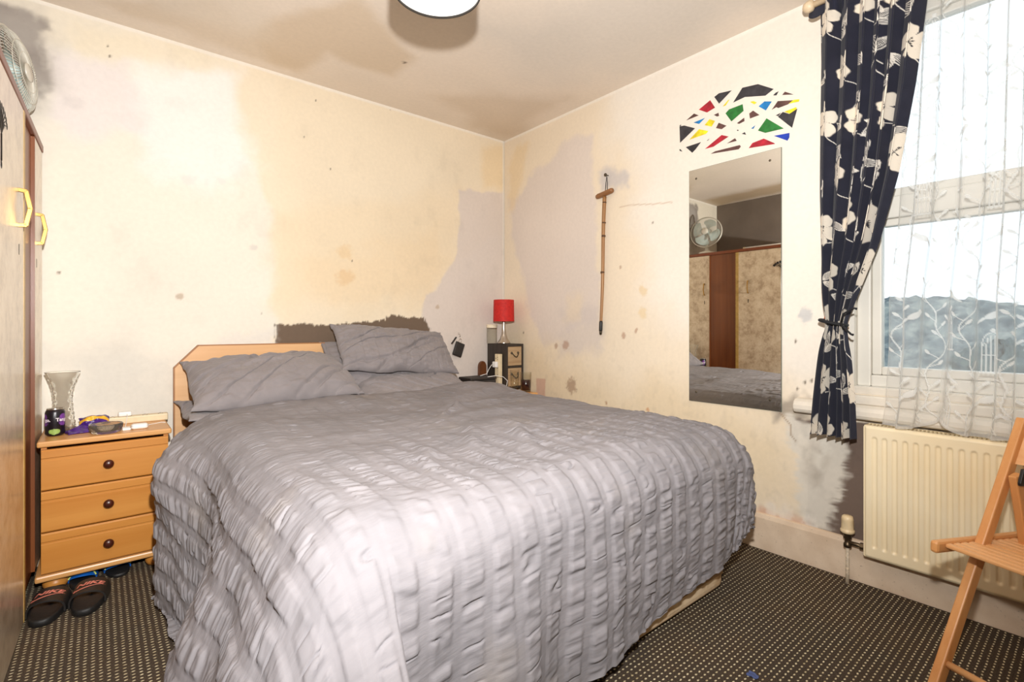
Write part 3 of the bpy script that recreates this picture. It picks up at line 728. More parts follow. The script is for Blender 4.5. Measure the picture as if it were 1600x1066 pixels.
# cut glass vase
m, nt, p, o = new_mat('pressed_glass'); 
p.inputs['Base Color'].default_value = (.985, .98, .95, 1); p.inputs['Roughness'].default_value = .05; p.inputs['IOR'].default_value = 1.18; p.inputs['Transmission Weight'].default_value = .97
M_pressed = m
t = thing('glass_vase', 'tall flared pressed glass vase behind the drink can', 'vase', (-2.655, -.125, ZT))
prof = [(.043, 0), (.045, .012), (.040, .05), (.034, .11), (.033, .15), (.037, .19), (.046, .225), (.059, .258), (.062, .266)]
n = 72; rows = []
zz = np.linspace(0, .266, 90); rp = np.interp(zz, [q[1] for q in prof], [q[0] for q in prof])
for i, z in enumerate(zz):
    row = []
    for k in range(n):
        a = 2 * PI * k / n
        sw = abs(((a * 12 / (2 * PI) + z * 26) % 1) - .5) + abs(((a * 12 / (2 * PI) - z * 26) % 1) - .5)
        cut = .006 * (sw - .5) * (1 if .012 < z < .24 else 0)
        q = rp[i] + cut; row.append((q * math.cos(a), q * math.sin(a), z))
    rows.append(row)
outer = np.array(rows); inner = outer[::-1].copy(); ri = np.interp(inner[:, 0, 2], zz, rp) - .0045
for i in range(len(inner)):
    aa = np.arange(n) * 2 * PI / n; inner[i, :, 0] = ri[i] * np.cos(aa); inner[i, :, 1] = ri[i] * np.sin(aa); inner[i, :, 2] = max(inner[i, 0, 2], .012)
mb = MB(); mb.grid(np.concatenate([outer, inner])[::1], wrapu=True)
mb.add([tuple(q) for q in outer[0]], [tuple(range(n - 1, -1, -1))]); mb.add([tuple(q) for q in inner[-1]], [tuple(range(n))])
mb.build('vessel', M_pressed, t)

# sweet wrappers
M_wpurple = plain('purple_foil', rgb(72, 34, 120), .3, var=.2, scale=50, bmp=.4, bscale=120)
M_wyellow = plain('yellow_print', rgb(236, 178, 48), .35, var=.12, scale=60)
def wrapper(name, label, loc, rz, w, d, h, tilt, seed, bandpos):
    u = np.linspace(0, 1, 30); v = np.linspace(0, 1, 20); U, V = np.meshgrid(u, v)
    base = h * np.sin(PI * np.clip(U, .02, .98)) ** .5 * np.sin(PI * np.clip(V, .02, .98)) ** .6
    Zt = base + (vnoise(U * 7 + seed, V * 6, seed) - .5) * .012 * (base / h + .3) + .004
    Xw = (U - .5) * w + (vnoise(U * 5, V * 9 + seed, 2) - .5) * .006; Yw = (V - .5) * d + (vnoise(U * 9 + seed, V * 5, 3) - .5) * .006
    mb = MB(); M = R(tilt)
    n_, m_ = U.shape
    fs0 = []; fs1 = []
    for i in range(n_ - 1):
        for j in range(m_ - 1):
            f = (i * m_ + j, i * m_ + j + 1, (i + 1) * m_ + j + 1, (i + 1) * m_ + j)
            (fs1 if bandpos and bandpos[0] < V[i, j] < bandpos[1] else fs0).append(f)
    vs = [tuple(q) for q in np.stack([Xw, Yw, Zt], -1).reshape(-1, 3)]
    o_ = len(mb.v); mb.add(vs, fs0, 0, True, M)
    for f in fs1: mb.f.append(f); mb.m.append(1); mb.sm.append(True)
    bt = [tuple(q) for q in np.stack([Xw, Yw, np.minimum(Zt - .003, .001 + 0 * Zt)], -1).reshape(-1, 3)]
    mb.add(bt, [tuple(reversed(f)) for f in fs0 + fs1], 0, True, M)
    b_ = n_ * m_
    ring = [j for j in range(m_)] + [i * m_ + m_ - 1 for i in range(1, n_)] + [(n_ - 1) * m_ + j for j in range(m_ - 2, -1, -1)] + [i * m_ for i in range(n_ - 2, 0, -1)]
    for k in range(len(ring)):
        i0, i1 = ring[k], ring[(k + 1) % len(ring)]; mb.f.append((i0, i0 + b_, i1 + b_, i1)); mb.m.append(0); mb.sm.append(True)
    o = mb.build(name, [M_wpurple, M_wyellow], None, loc=loc, rot=(0, 0, rz)); tag(o, label, 'sweet wrapper', 'sweet wrappers on the left chest'); return o
wrapper('sweet_wrapper', 'purple sweet wrapper with a yellow band standing against the vase', (-2.545, -.150, ZT + .027), .12, .105, .06, .035, .75, 3, (.28, .62))
wrapper('sweet_wrapper', 'flat dark purple sweet wrapper in front of the yellow banded one', (-2.585, -.225, ZT), .25, .11, .07, .020, 0, 6, None)

# ashtray
m, nt, p, o = new_mat('amber_pressed_glass'); p.inputs['Base Color'].default_value = (.90, .84, .74, 1); p.inputs['Roughness'].default_value = .05; p.inputs['IOR'].default_value = 1.25; p.inputs['Transmission Weight'].default_value = .93; M_ash = m
t = thing('ashtray', 'round brownish glass ashtray at the front edge of the left chest', 'ashtray', (-2.505, -.300, ZT))
n = 60; rows = []
for (r0, z, w_) in ((.046, 0, 0), (.050, .004, 1), (.056, .020, 1), (.060, .036, .4), (.058, .040, 0), (.053, .036, 0), (.046, .012, 0), (.02, .010, 0), (.001, .010, 0)):
    rows.append([((r0 + w_ * .0028 * math.cos(30 * a)) * math.cos(a), (r0 + w_ * .0028 * math.cos(30 * a)) * math.sin(a), z) for a in np.linspace(0, 2 * PI, n, endpoint=False)])
mb = MB(); mb.grid(np.array(rows), wrapu=True); mb.add([tuple(q) for q in rows[0]], [tuple(range(n - 1, -1, -1))]); mb.build('bowl', M_ash, t)
mb = MB(); mb.lathe([(.036, .0105), (.034, .013), (.02, .015), (.001, .016)], 24, caps=False); mb.build('ash', plain('ash_grey', rgb(168, 156, 140), .95, var=.3, scale=200), t)

# left extension lead
M_cream = plain('cream_plastic', rgb(226, 208, 172), .4, var=.04)
M_wplast = plain('white_plastic', rgb(240, 238, 234), .35, var=.02)
def power_strip(name, label, loc, rot, L, W=.052, Hh=.034):
    t = thing(name, label, 'extension lead', loc); t.rotation_euler = rot
    mb = MB(); mb.box(-L / 2, L / 2, -W / 2, W / 2, 0, Hh); bd = mb.build('body', M_cream, t, bevel=.005, seg=3)
    n = 4
    for k in range(n):
        cx = -L / 2 + L * (k + .5) / n; mb = MB()
        mb.box(cx - .004, cx + .004, .008, .013, Hh - .001, Hh + .0008).box(cx - .011, cx - .005, -.012, -.008, Hh - .001, Hh + .0008).box(cx + .005, cx + .011, -.012, -.008, Hh - .001, Hh + .0008)
        mb.build('socket', M_dark, bd)
    return t
power_strip('power_strip', 'cream extension lead lying along the wall on the left chest', (-2.385, -.085, ZT), (0, 0, -.03), .25)
t = thing('plug_adapter', 'white plug adapter pushed into the lying cream extension lead', 'plug', (-2.432, -.085, ZT + .035))
mb = MB(); mb.box(-.026, .026, -.02, .02, 0, .022); mb.build('plug_body', M_wplast, t, bevel=.006, seg=3)
t = thing('charging_cable', 'white charging cable trailing from the plug to the earbud case', 'cable', (-2.43, -.11, ZT))
mb = MB(); mb.tube([(.005, .0, .045), (.005, -.02, .035), (0, -.05, .008), (-.004, -.10, .004), (.0, -.15, .004)], .0016, 8); mb.build('cord', M_wplast, t)
mb = MB(); mb.box(-.018, .012, -.20, -.155, .0, .011); mb.build('connector', M_wplast, t, bevel=.003)
mb = MB(); mb.tube([(.012, -.185, .005), (.05, -.15, .004), (.10, -.11, .004), (.135, -.085, .004), (.15, -.10, .004)], .0015, 8); mb.build('cord', M_wplast, t)
t = thing('earbud_case', 'white rounded earbud case at the front of the left chest', 'earbud case', (-2.385, -.290, ZT))
mb = MB(); mb.box(-.032, .032, -.022, .022, 0, .024); mb.build('shell', M_wplast, t, bevel=.0115, seg=5)
mb = MB(); mb.box(-.0322, .0322, -.0222, .0222, .0158, .0164); mb.build('lid_seam', plain('seam_grey', rgb(170, 168, 164), .5), t, bevel=.0)

# ------------------------------------------------------------------ shoes
M_rub = plain('black_rubber', rgb(26, 25, 25), .55, var=.15, scale=40, bmp=.2)
M_pinklogo = plain('salmon_print', rgb(214, 128, 112), .5, var=.08, scale=60)
M_strap = plain('black_synthetic_strap', rgb(34, 32, 31), .5, var=.15, scale=30, bmp=.2)
def foot_outline(L, W, n=48):
    pts = []
    for k in range(n):
        a = 2 * PI * k / n; y = math.cos(a) * L / 2
        w = W / 2 * (1.0 - .16 * max(0, y / (L / 2)))      # heel (+y) narrower than toe (-y)
        pts.append((math.copysign(abs(math.sin(a)) ** .72, math.sin(a)) * w, y))
    return pts
def slide(label, loc, rz, side):
    t = thing('slide_sandal', label, 'slide', loc, rz, 'black slides on the carpet')
    L, W = .275, .106; ol = foot_outline(L, W)
    vs = []; n = len(ol)
    for (sc, z) in ((.94, 0), (1.0, .006), (1.0, .022), (.97, .028), (.88, .026), (.5, .020), (.0001, .020)):
        for x, y in ol: vs.append((x * sc, y * sc, z + .010 * max(0, y / (L / 2)) * (z > .01)))
    fs = [(i * n + k, i * n + (k + 1) % n, (i + 1) * n + (k + 1) % n, (i + 1) * n + k) for i in range(6) for k in range(n)] + [tuple(range(n - 1, -1, -1))]
    # the outline runs clockwise seen from above
    mb = MB(); mb.add(vs, [tuple(reversed(f)) for f in fs], 0, True); mb.build('sole', M_rub, t)
    def strapP(u, v, off=0):            # u across -1..1, v from toe side 0 to instep 1
        y = -.062 + .095 * v; w = W / 2 * (1.02 - .0 * v); hgt = .066 + .012 * v
        a = u * PI * .5
        x = math.sin(a) * (w + off); z = .010 + (hgt + off - .010) * max(0, math.cos(a)) ** .55
        return (x, y - .012 * math.cos(a), z)
    U = np.linspace(-1, 1, 33); V = np.linspace(0, 1, 9)
    outer = np.array([[strapP(u, v, .004) for u in U] for v in V]); inner = np.array([[strapP(u, v, -.002) for u in U] for v in V])
    mb = MB(); mb.grid(outer); mb.grid(inner[:, ::-1]); mb.grid(np.stack([outer[0][::-1], inner[0][::-1]])); mb.grid(np.stack([outer[-1], inner[-1]]))
    so = mb.build('strap', M_strap, t)
    mp = lambda x, y: strapP(x / (W * .62), .48 + (y) / .10, .0052)
    mb = MB()
    vs, fs = text_mesh('NIKE', .030, .25, .0012, lambda x, y: mp(x, y + .010)); mb.add(vs, fs)
    sw = []
    top = [(-.036, -.016), (-.030, -.010), (-.018, -.017), (.010, -.010), (.044, .003)]
    bot = [(.044, .003), (.008, -.016), (-.016, -.027), (-.030, -.027), (-.036, -.016)]
    # tick mark as a strip between its upper and lower edges
    ts = np.linspace(0, 1, 25)
    ux_ = [-.036, -.031, -.026, -.010, .044]; uy_ = [-.010, -.016, -.0185, -.0145, .004]
    lx_ = [-.036, -.039, -.034, -.012, .044]; ly_ = [-.010, -.021, -.029, -.0235, .004]
    g = np.array([[mp(np.interp(q, [0, .12, .25, .5, 1], ux_), np.interp(q, [0, .12, .25, .5, 1], uy_)) for q in ts], [mp(np.interp(q, [0, .12, .25, .5, 1], lx_), np.interp(q, [0, .12, .25, .5, 1], ly_)) for q in ts]])
    mb.grid(g); mb.build('logo', M_pinklogo, so); return t
slide('black slide with salmon lettering nearer the bed', (-2.554, -.535, 0), -.16, 1)
slide('black slide with salmon lettering half behind the wardrobe edge', (-2.674, -.525, 0), -.16, -1)
M_blue = plain('bright_blue_strap', rgb(24, 104, 200), .45, var=.12)
M_lime = plain('lime_cord', rgb(202, 214, 110), .5, var=.08)
def sport_sandal(label, loc, rz):
    t = thing('sports_sandal', label, 'sandal', loc, rz, 'blue sandals under the left chest')
    L, W = .21, .09; ol = foot_outline(L, W); n = len(ol); vs = []
    for (sc, z) in ((.95, 0), (1, .005), (1, .014), (.94, .017), (.0001, .014)):
        for x, y in ol: vs.append((x * sc, y * sc, z))
    fs = [(i * n + k, i * n + (k + 1) % n, (i + 1) * n + (k + 1) % n, (i + 1) * n + k) for i in range(4) for k in range(n)] + [tuple(range(n - 1, -1, -1))]
    mb = MB(); mb.add(vs, [tuple(reversed(f)) for f in fs], 0, True); mb.build('sole', M_rub, t)
    def sp(u, v, off=0):
        a = u * PI / 2; return (math.sin(a) * (W / 2 + off), -.03 + .055 * v - .03 * math.cos(a), .008 + (.030 + .006 * v + off) * max(0, math.cos(a)) ** .6)
    U = np.linspace(-1, 1, 25); V = np.linspace(0, 1, 5)
    o1 = np.array([[sp(u, v, .003) for u in U] for v in V]); i1 = np.array([[sp(u, v, -.001) for u in U] for v in V])
    mb = MB(); mb.grid(o1); mb.grid(i1[:, ::-1]); mb.grid(np.stack([o1[0][::-1], i1[0][::-1]])); mb.grid(np.stack([o1[-1], i1[-1]])); so = mb.build('strap', M_blue, t)
    mb = MB(); mb.tube([sp(-.75 + .5 * q, q, .004) for q in np.linspace(0, 1, 8)], .003, 6); mb.build('cord', M_lime, so); mb = MB(); mb.tube([sp(.75 - .5 * q, q, .004) for q in np.linspace(0, 1, 8)], .003, 6); mb.build('cord', M_lime, so)
sport_sandal('blue sports sandal beneath the left chest beside the black slide', (-2.580, -.300, 0), -.1)
sport_sandal('blue sports sandal beneath the left chest nearer its bun foot', (-2.468, -.275, 0), .1)

# ------------------------------------------------------------------ wardrobe along the left wall
def leaf_print(name, dim):
    m, nt, p, o = new_mat(name); co = objco(nt)
    v1 = noise(nt, co, 7, 7, .72); v2 = noise(nt, co, 26, 5, .7)
    f = math_n(nt, 'ADD', math_n(nt, 'MULTIPLY', v1, .6), math_n(nt, 'MULTIPLY', v2, .4))
    nt.links.new(ramp(nt, f, [(.40, rgb(172, 148, 120)), (.50, rgb(206, 184, 156)), (.62, rgb(226, 208, 182))]), p.inputs['Base Color'])
    p.inputs['Roughness'].default_value = .35; p.inputs['Coat Weight'].default_value = 1; p.inputs['Coat Roughness'].default_value = .28; return m
M_leaf = leaf_print('mottled_beige_laminate', 1)
M_sapele = wood('red_brown_veneer', rgb(112, 60, 28), rgb(142, 82, 42), 2, .6, .35, rgb(92, 48, 24), bmp=.03)
M_sapeleX = wood('red_brown_rail', rgb(112, 54, 26), rgb(142, 74, 38), 1, .6, .35, rgb(92, 42, 20), bmp=.03)
M_brass = plain('polished_brass', rgb(186, 146, 84), .3, 1, var=.04)
M_edge = plain('yellowed_edge_strip', rgb(186, 152, 84), .4, var=.1)
M_hole = plain('keyhole_shadow', rgb(30, 22, 16), .8)
WX = -2.745; WBK = -3.33; WT = 1.925
wd = thing('wardrobe', 'beige mottled double wardrobe with red brown centre panel along the left wall', 'wardrobe', (-3.03, -.628, 0), -.026)
OW = T(3.03, .62, 0)
mb = MB(); mb.box(WBK, WX - .022, -.03, -.01, .06, WT - .03, M=OW).box(WBK, WX - .022, -1.235, -1.215, .06, WT - .03, M=OW).box(WBK, WBK + .01, -1.215, -.03, .06, WT - .03, M=OW).box(WBK + .01, WX - .03, -1.215, -.03, .06, .08, M=OW).box(WBK, WX - .03, -1.235, -.01, .0, .06, M=OW)
mb.build('carcass', M_sapele, wd)
mb = MB(); mb.box(WBK, WX + .004, -1.24, -.005, WT - .03, WT, M=OW); mb.build('top_board', M_sapeleX, wd, bevel=.003)
mb = MB(); mb.box(WX - .034, WX - .012, -.60, -.22, .06, WT - .032, M=OW); mb.build('centre_panel', M_sapele, wd)
def wdoor(y0, y1, hy, zb, sign, ajar):
    """door leaf from y0 to y1, its handle at hy"""
    mb = MB(); Mh = OW @ T(WX - .022, y0 if sign > 0 else y1, 0) @ R(0, 0, ajar)
    w = (y1 - y0)
    a0, a1 = (0, w) if sign > 0 else (-w, 0)
    mb.box(.002, .022, a0, a1, zb, WT - .034, M=Mh); d = mb.build('door', M_leaf, wd, bevel=.0015)
    mb = MB(); 
    e0 = a1 - .0005 if sign > 0 else a0 - .003
    mb.box(.001, .0228, e0, e0 + .0035, zb, WT - .034, M=Mh)
    if sign > 0: mb.box(.0215, .0232, a1 - .028, a1 + .003, zb, WT - .034, M=Mh)
    mb.build('edge_strip', M_edge if sign > 0 else M_sapele, d)
    hh = hy - (y0 if sign > 0 else y1); zc = 1.515
    mb = MB(); pts = [(.022, hh, zc + .062), (.040, hh, zc + .060), (.051, hh, zc), (.040, hh, zc - .060), (.022, hh, zc - .062)]
    for q0, q1 in zip(pts, pts[1:]):
        v = Vector(q1) - Vector(q0); L = v.length
        mb.box(-.0045, .0045, -.007, .007, -.003, L + .003, M=Mh @ T(*q0) @ v.to_track_quat('Z', 'Y').to_matrix().to_4x4())
    mb.build('handle', M_brass, d, bevel=.0015)
    mb = MB(); mb.box(.0205, .0226, hh - .004, hh + .004, zc - .165, zc - .128, M=Mh); mb.build('keyhole', M_hole, d)
    return d
wdoor(-.262, -.012, -.205, .075, -1, .0)
near = wdoor(-1.222, -.560, -.690, .012, 1, -.004)
M_iron = plain('dark_wrought_metal', rgb(40, 34, 30), .5, .5, var=.2)
orn = thing('door_ornament', 'small dark leafy metal ornament on the near wardrobe door', 'ornament', (WX + .0045 - .011, -1.05, 1.70), -.026); orn.scale = (.5, 1, 1)
mb = MB()
rr = random.Random(4)
for k in range(9):
    a = -1.2 + k * .3; pts = [(0, .004 * 0, -.03), (.002, math.sin(a) * .04, .0 + math.cos(a) * .02), (.002, math.sin(a) * .085, math.cos(a) * .045)]
    mb.tube(pts, .0022, 6)
    mb.lathe([(.001, -.002), (.012, 0), (.001, .003)], 10, M=T(.002, math.sin(a) * .09, math.cos(a) * .05) @ R(0, PI / 2))
mb.tube([(0, 0, -.03), (0, 0, -.11)], .004, 6); mb.lathe([(.001, -.003), (.014, 0), (.001, .003)], 12, M=T(0, 0, -.12) @ R(0, PI / 2))
mb.build('branches', M_iron, orn)
t = thing('rolled_paper_tube', 'white tube lying along the top of the wardrobe', 'tube', (-2.86, -.90, WT + .016))
mb = MB(); mb.tube([(0, .28, 0), (0, -.33, 0)], .014, 16); mb.build('tube', M_wplast, t)
mb = MB(); mb.tube([(0, .30, 0), (0, .278, 0)], .016, 16); mb.build('end_cap', M_cream, t)
t = thing('folded_papers', 'small heap of white papers on top of the wardrobe behind the tube', 'papers', (-3.0, -1.03, WT))
mb = MB()
for k in range(3): mb.box(-.10, .10, -.14, .13, .004 * k + .0002, .004 * k + .0038, M=R(0, 0, .2 * k - .1))
mb.build('sheet', M_wplast, t)

# ------------------------------------------------------------------ desk fan on the wardrobe
M_fanw = plain('yellowed_white_plastic', rgb(222, 218, 206), .4, var=.04)
M_wire = plain('fan_wire', rgb(214, 210, 198), .4, .2, var=.04)
M_blade = plain('pale_blue_blade', rgb(190, 208, 206), .35, var=.04)
fan = thing('desk_fan', 'white desk fan with a wire cage standing on top of the wardrobe', 'fan', (-2.84, -.19, WT), 0)
mb = MB(); mb.lathe([(.085, 0), (.088, .008), (.082, .022), (.04, .032), (.022, .045), (.020, .16), (.018, .19)], 36); mb.build('stand', M_fanw, fan)
fh = T(.0, 0, .245) @ R(0, PI / 2 - .10, 0) ; fh = R(0, 0, -.22) @ fh
mb = MB(); mb.lathe([(.02, -.10), (.045, -.095), (.055, -.07), (.055, -.01), (.04, .0)], 30, M=fh); mb.build('motor_housing', M_fanw, fan)
cage = MB()
RR = .172
def ring(r, z, w=.0022): cage.tube([(r * math.cos(a), r * math.sin(a), z) for a in np.linspace(0, 2 * PI, 56, endpoint=False)], w, 6, closed=True, M=fh)
ring(RR, .035, .005); ring(RR, .022, .004)
for k in range(64):
    a = 2 * PI * k / 64
    cage.tube([(.036 * math.cos(a), .036 * math.sin(a), .082), (.10 * math.cos(a), .10 * math.sin(a), .080), (.150 * math.cos(a), .150 * math.sin(a), .062), (RR * math.cos(a), RR * math.sin(a), .036)], .0011, 5, M=fh)
    cage.tube([(.05 * math.cos(a), .05 * math.sin(a), -.018), (.12 * math.cos(a), .12 * math.sin(a), -.014), (RR * math.cos(a), RR * math.sin(a), .022)], .0011, 5, M=fh)
ring(.08, .081, .0013); ring(.125, .073, .0013); cage.lathe([(.038, .080), (.036, .087), (.001, .089)], 24, M=fh)
cage.build('cage', M_wire, fan)
mb = MB(); mb.lathe([(.026, 0), (.03, .01), (.028, .05), (.018, .06), (.001, .062)], 24, M=fh); hub = mb.build('hub', M_blade, fan)
for k in range(4):
    mb = MB(); U = np.linspace(0, 1, 14); V = np.linspace(-1, 1, 12); g = []
    for u in U:
        r = .028 + .122 * u; wa = (.28 + .50 * u ** .8) * (1 - .55 * max(0, (u - .72) / .28) ** 2)
        g.append([(r * math.cos(wa * v), r * math.sin(wa * v), .030 + .020 * v) for v in V])
    g = np.array(g); mb.grid(g, M=fh @ R(0, 0, k * PI / 2 + .4)); mb.grid((g - np.array([0, 0, .002]))[:, ::-1], M=fh @ R(0, 0, k * PI / 2 + .4)); mb.build('blade', M_blade, hub)

# ------------------------------------------------------------------ corner chest of drawers, lamp and clutter
M_ebony = wood('black_stained_wood', rgb(40, 33, 28), rgb(64, 54, 46), 2, 1.4, .55, rgb(34, 28, 24), streak=40)
M_drift = wood('bleached_drawer_wood', rgb(164, 134, 100), rgb(196, 170, 134), 0, 1.6, .6, rgb(146, 114, 80), streak=40)
ZR = ZT
ch = thing('mini_drawer_chest', 'small black stained chest with two pale drawers in the corner', 'drawer chest', (-.10, -.14, ZR))
w, d, hh = .083, .12, .338
mb = MB(); mb.box(-w, -w + .014, -d, d, 0, hh).box(w - .014, w, -d, d, 0, hh).box(-w + .014, w - .014, -d, d, hh - .018, hh).box(-w + .014, w - .014, -d, d, 0, .016).box(-w + .014, w - .014, -d, d, .158, .172).box(-w + .014, w - .014, d - .01, d, .016, .158).box(-w + .014, w - .014, d - .01, d, .172, hh - .018)
mb.build('carcass', M_ebony, ch, bevel=.0015)
M_ring = plain('old_metal_pull', rgb(92, 82, 68), .45, .8, var=.2)
for z0, z1 in ((.018, .156), (.174, hh - .020)):
    mb = MB(); mb.box(-w + .016, w - .016, -d + .004, d - .012, z0, z1); dr = mb.build('drawer', M_drift, ch, bevel=.002)
    zc = (z0 + z1) / 2 + .012
    mb = MB(); mb.tube([(-.032 + .064 * q, -d - .004 - .010 * math.sin(PI * q), zc + .012 - .030 * math.sin(PI * q)) for q in np.linspace(0, 1, 12)], .004, 8)
    hd_ = mb.build('handle', M_ring, dr)
    for sx_ in (-1, 1):
        mb = MB(); mb.lathe([(.010, 0), (.008, .005), (.001, .007)], 12, M=T(sx_ * .032, -d + .004, zc + .012) @ R(PI / 2)); mb.build('rosette', M_ring, hd_)
# red lamp
m, nt, p, o = new_mat('red_lampshade_cloth'); co = objco(nt)
nt.links.new(ramp(nt, noise(nt, co, 60, 4), [(.3, rgb(176, 22, 18)), (.7, rgb(204, 34, 26))]), p.inputs['Base Color']); p.inputs['Roughness'].default_value = .7; M_red = m
M_chrome = plain('brushed_steel', rgb(196, 188, 178), .22, 1, var=.05)
lamp = thing('table_lamp', 'small steel table lamp with a red drum shade on the black chest', 'lamp', (-.122, -.150, ZR + hh))
mb = MB(); mb.lathe([(.050, 0), (.052, .006), (.046, .016), (.030, .038), (.019, .075), (.014, .12), (.013, .175), (.010, .19)], 36); mb.build('base', M_chrome, lamp)
mb = MB(); prof = [(.0815, .172), (.0785, .338), (.0765, .338), (.0795, .172)]
rows = np.array([[(r_ * math.cos(a), r_ * math.sin(a), z) for a in np.linspace(0, 2 * PI, 48, endpoint=False)] for r_, z in prof + [prof[0]]]); mb.grid(rows, wrapu=True, smooth=False)
for f in range(len(mb.sm)): mb.sm[f] = True
sh = mb.build('lamp_shade', M_red, lamp); sh.modifiers.new('e', 'EDGE_SPLIT').split_angle = .8
mb = MB(); mb.tube([(.0, 0, .19), (0, 0, .225)], .012, 12); mb.build('lamp_holder', M_chrome, lamp)
mb = MB(); mb.tube([(-.078, 0, .333), (.078, 0, .333)], .0015, 6); mb.build('shade_wire', M_chrome, sh)
# clear jar with pale rim
M_clear = glass_mat('clear_glass', (.99, .99, .97, 1), .02, .05, .97)
t = thing('glass_jar', 'clear glass jar with a pale rim left of the red lamp', 'jar', (-.160, -.048, ZR + hh))
n = 40; 
rows = np.array([[(r_ * math.cos(a), r_ * math.sin(a), z) for a in np.linspace(0, 2 * PI, n, endpoint=False)] for r_, z in ((.036, .0), (.041, .004), (.041, .13), (.0385, .13), (.0385, .006), (.001, .006))])
# the jar stands clear of the lamp, on the left rear corner of the chest top
mb = MB(); mb.grid(rows, wrapu=True); mb.add([tuple(q) for q in rows[0]], [tuple(range(n - 1, -1, -1))]); mb.build('vessel', M_clear, t)
rows = np.array([[(r_ * math.cos(a), r_ * math.sin(a), z) for a in np.linspace(0, 2 * PI, n, endpoint=False)] for r_, z in ((.0425, .122), (.0430, .148), (.0395, .149), (.039, .123), (.0425, .122))])
mb = MB(); mb.grid(rows, wrapu=True); mb.build('rim', plain('ivory_rim', rgb(228, 216, 190), .45), t)
# upright extension lead leaning on the black chest
M_brownw = wood('dark_brown_board', rgb(86, 48, 24), rgb(118, 70, 38), 2, 1, .4)
ps = power_strip('power_strip', 'cream extension lead standing upright against the black chest', (-.232, -.155, ZR + .135), (0, 0, 0), .262)
ps.rotation_euler = Matrix(((0, 0, -1), (0, -1, 0), (-1, 0, 0))).to_euler() if False else Matrix(((0, 0, -1), (0, 1, 0), (1, 0, 0))).to_euler()
ps.location = (-.188, -.19, ZR + .132)
t = thing('plug', 'white three pin plug in the upright extension lead', 'plug', (-.224, -.19, ZR + .185))
mb = MB(); mb.box(-.026, 0, -.022, .022, -.022, .022); mb.build('plug_body', M_wplast, t, bevel=.006, seg=3)
mb = MB(); mb.tube([(-.024, 0, 0), (-.05, -.005, .0), (-.08, -.01, -.03), (-.10, -.01, -.064), (-.16, -.012, -.0745)], .002, 8); mb.build('cord', M_wplast, t)
t = thing('charging_cable', 'white looped charging cable hanging before the upright extension lead', 'cable', (-.27, -.27, ZR))
mb = MB(); mb.tube([(-.10, 0, .106), (-.03, -.01, .112), (.03, -.02, .10), (.062, -.03, .07), (.05, -.035, .035), (.0, -.03, .018), (-.04, -.02, .012)], .0022, 8); mb.build('cord', M_wplast, t)
t = thing('wooden_board', 'brown round cornered wooden board standing behind the upright extension lead', 'board', (-.26, -.055, ZR))
mb = MB(); pts = [(-.035, 0), (.035, 0), (.035, .16)] + [(.035 * math.cos(a), .16 + .045 * math.sin(a)) for a in np.linspace(0, PI, 12)][1:-1] + [(-.035, .16)]
mb.prism(pts, -.012, .012, M=XZ); mb.build('board', M_brownw, t, bevel=.004)
# black case
M_case = plain('black_case', rgb(44, 40, 38), .6, var=.15, bmp=.2)
t = thing('black_case', 'low black case behind the duvet edge left of the upright lead', 'case', (-.405, -.20, ZR))
mb = MB(); mb.box(-.115, .115, -.075, .075, 0, .088); mb.build('body', M_case, t, bevel=.012, seg=3)
mb = MB(); mb.box(-.118, .118, -.078, .078, .088, .106); mb.build('lid', M_case, t, bevel=.007, seg=3)
t = thing('remote_control', 'short black remote lying at the front of the corner chest', 'remote', (-.335, -.395, ZR), -.25)
mb = MB(); mb.box(-.045, .045, -.014, .014, 0, .016); mb.build('shell', M_dark, t, bevel=.005, seg=3)
t = thing('black_plug', 'black mains adapter standing beside the looped white cable', 'plug', (-.262, -.315, ZR)); mb = MB(); mb.box(-.02, .02, -.016, .016, 0, .045); mb.build('plug_body', M_dark, t, bevel=.006, seg=3)
# glasses
t = thing('glass_mug', 'empty clear glass mug with a handle on the corner chest', 'mug', (-.222, -.400, ZR))
rows = np.array([[(r_ * math.cos(a), r_ * math.sin(a), z) for a in np.linspace(0, 2 * PI, n, endpoint=False)] for r_, z in ((.026, 0), (.030, .003), (.028, .012), (.025, .022), (.030, .05), (.033, .155), (.031, .155), (.027, .05), (.022, .026), (.001, .024))])
mb = MB(); mb.grid(rows, wrapu=True); mb.add([tuple(q) for q in rows[0]], [tuple(range(n - 1, -1, -1))]); mb.build('vessel', M_clear, t)
mb = MB(); mb.tube([(-.029, -.003, .105), (-.048, -.004, .108), (-.062, -.006, .09), (-.064, -.006, .06), (-.052, -.005, .042), (-.029, -.003, .040)], .0045, 10); mb.build('handle', M_clear, t)
t = thing('tumbler', 'clear tumbler half full of dark cola on the corner chest', 'tumbler', (-.150, -.440, ZR))
rows = np.array([[(r_ * math.cos(a), r_ * math.sin(a), z) for a in np.linspace(0, 2 * PI, n, endpoint=False)] for r_, z in ((.034, 0), (.037, .003), (.041, .14), (.039, .14), (.0355, .012), (.001, .012))])
mb = MB(); mb.grid(rows, wrapu=True); mb.add([tuple(q) for q in rows[0]], [tuple(range(n - 1, -1, -1))]); mb.build('vessel', M_clear, t)
mb = MB(); mb.lathe([(.0345, .013), (.0372, .085), (.036, .0853), (.001, .0853)], 40, caps=True); mb.build('drink', plain('dark_cola', rgb(44, 18, 22), .1, var=.05), t)

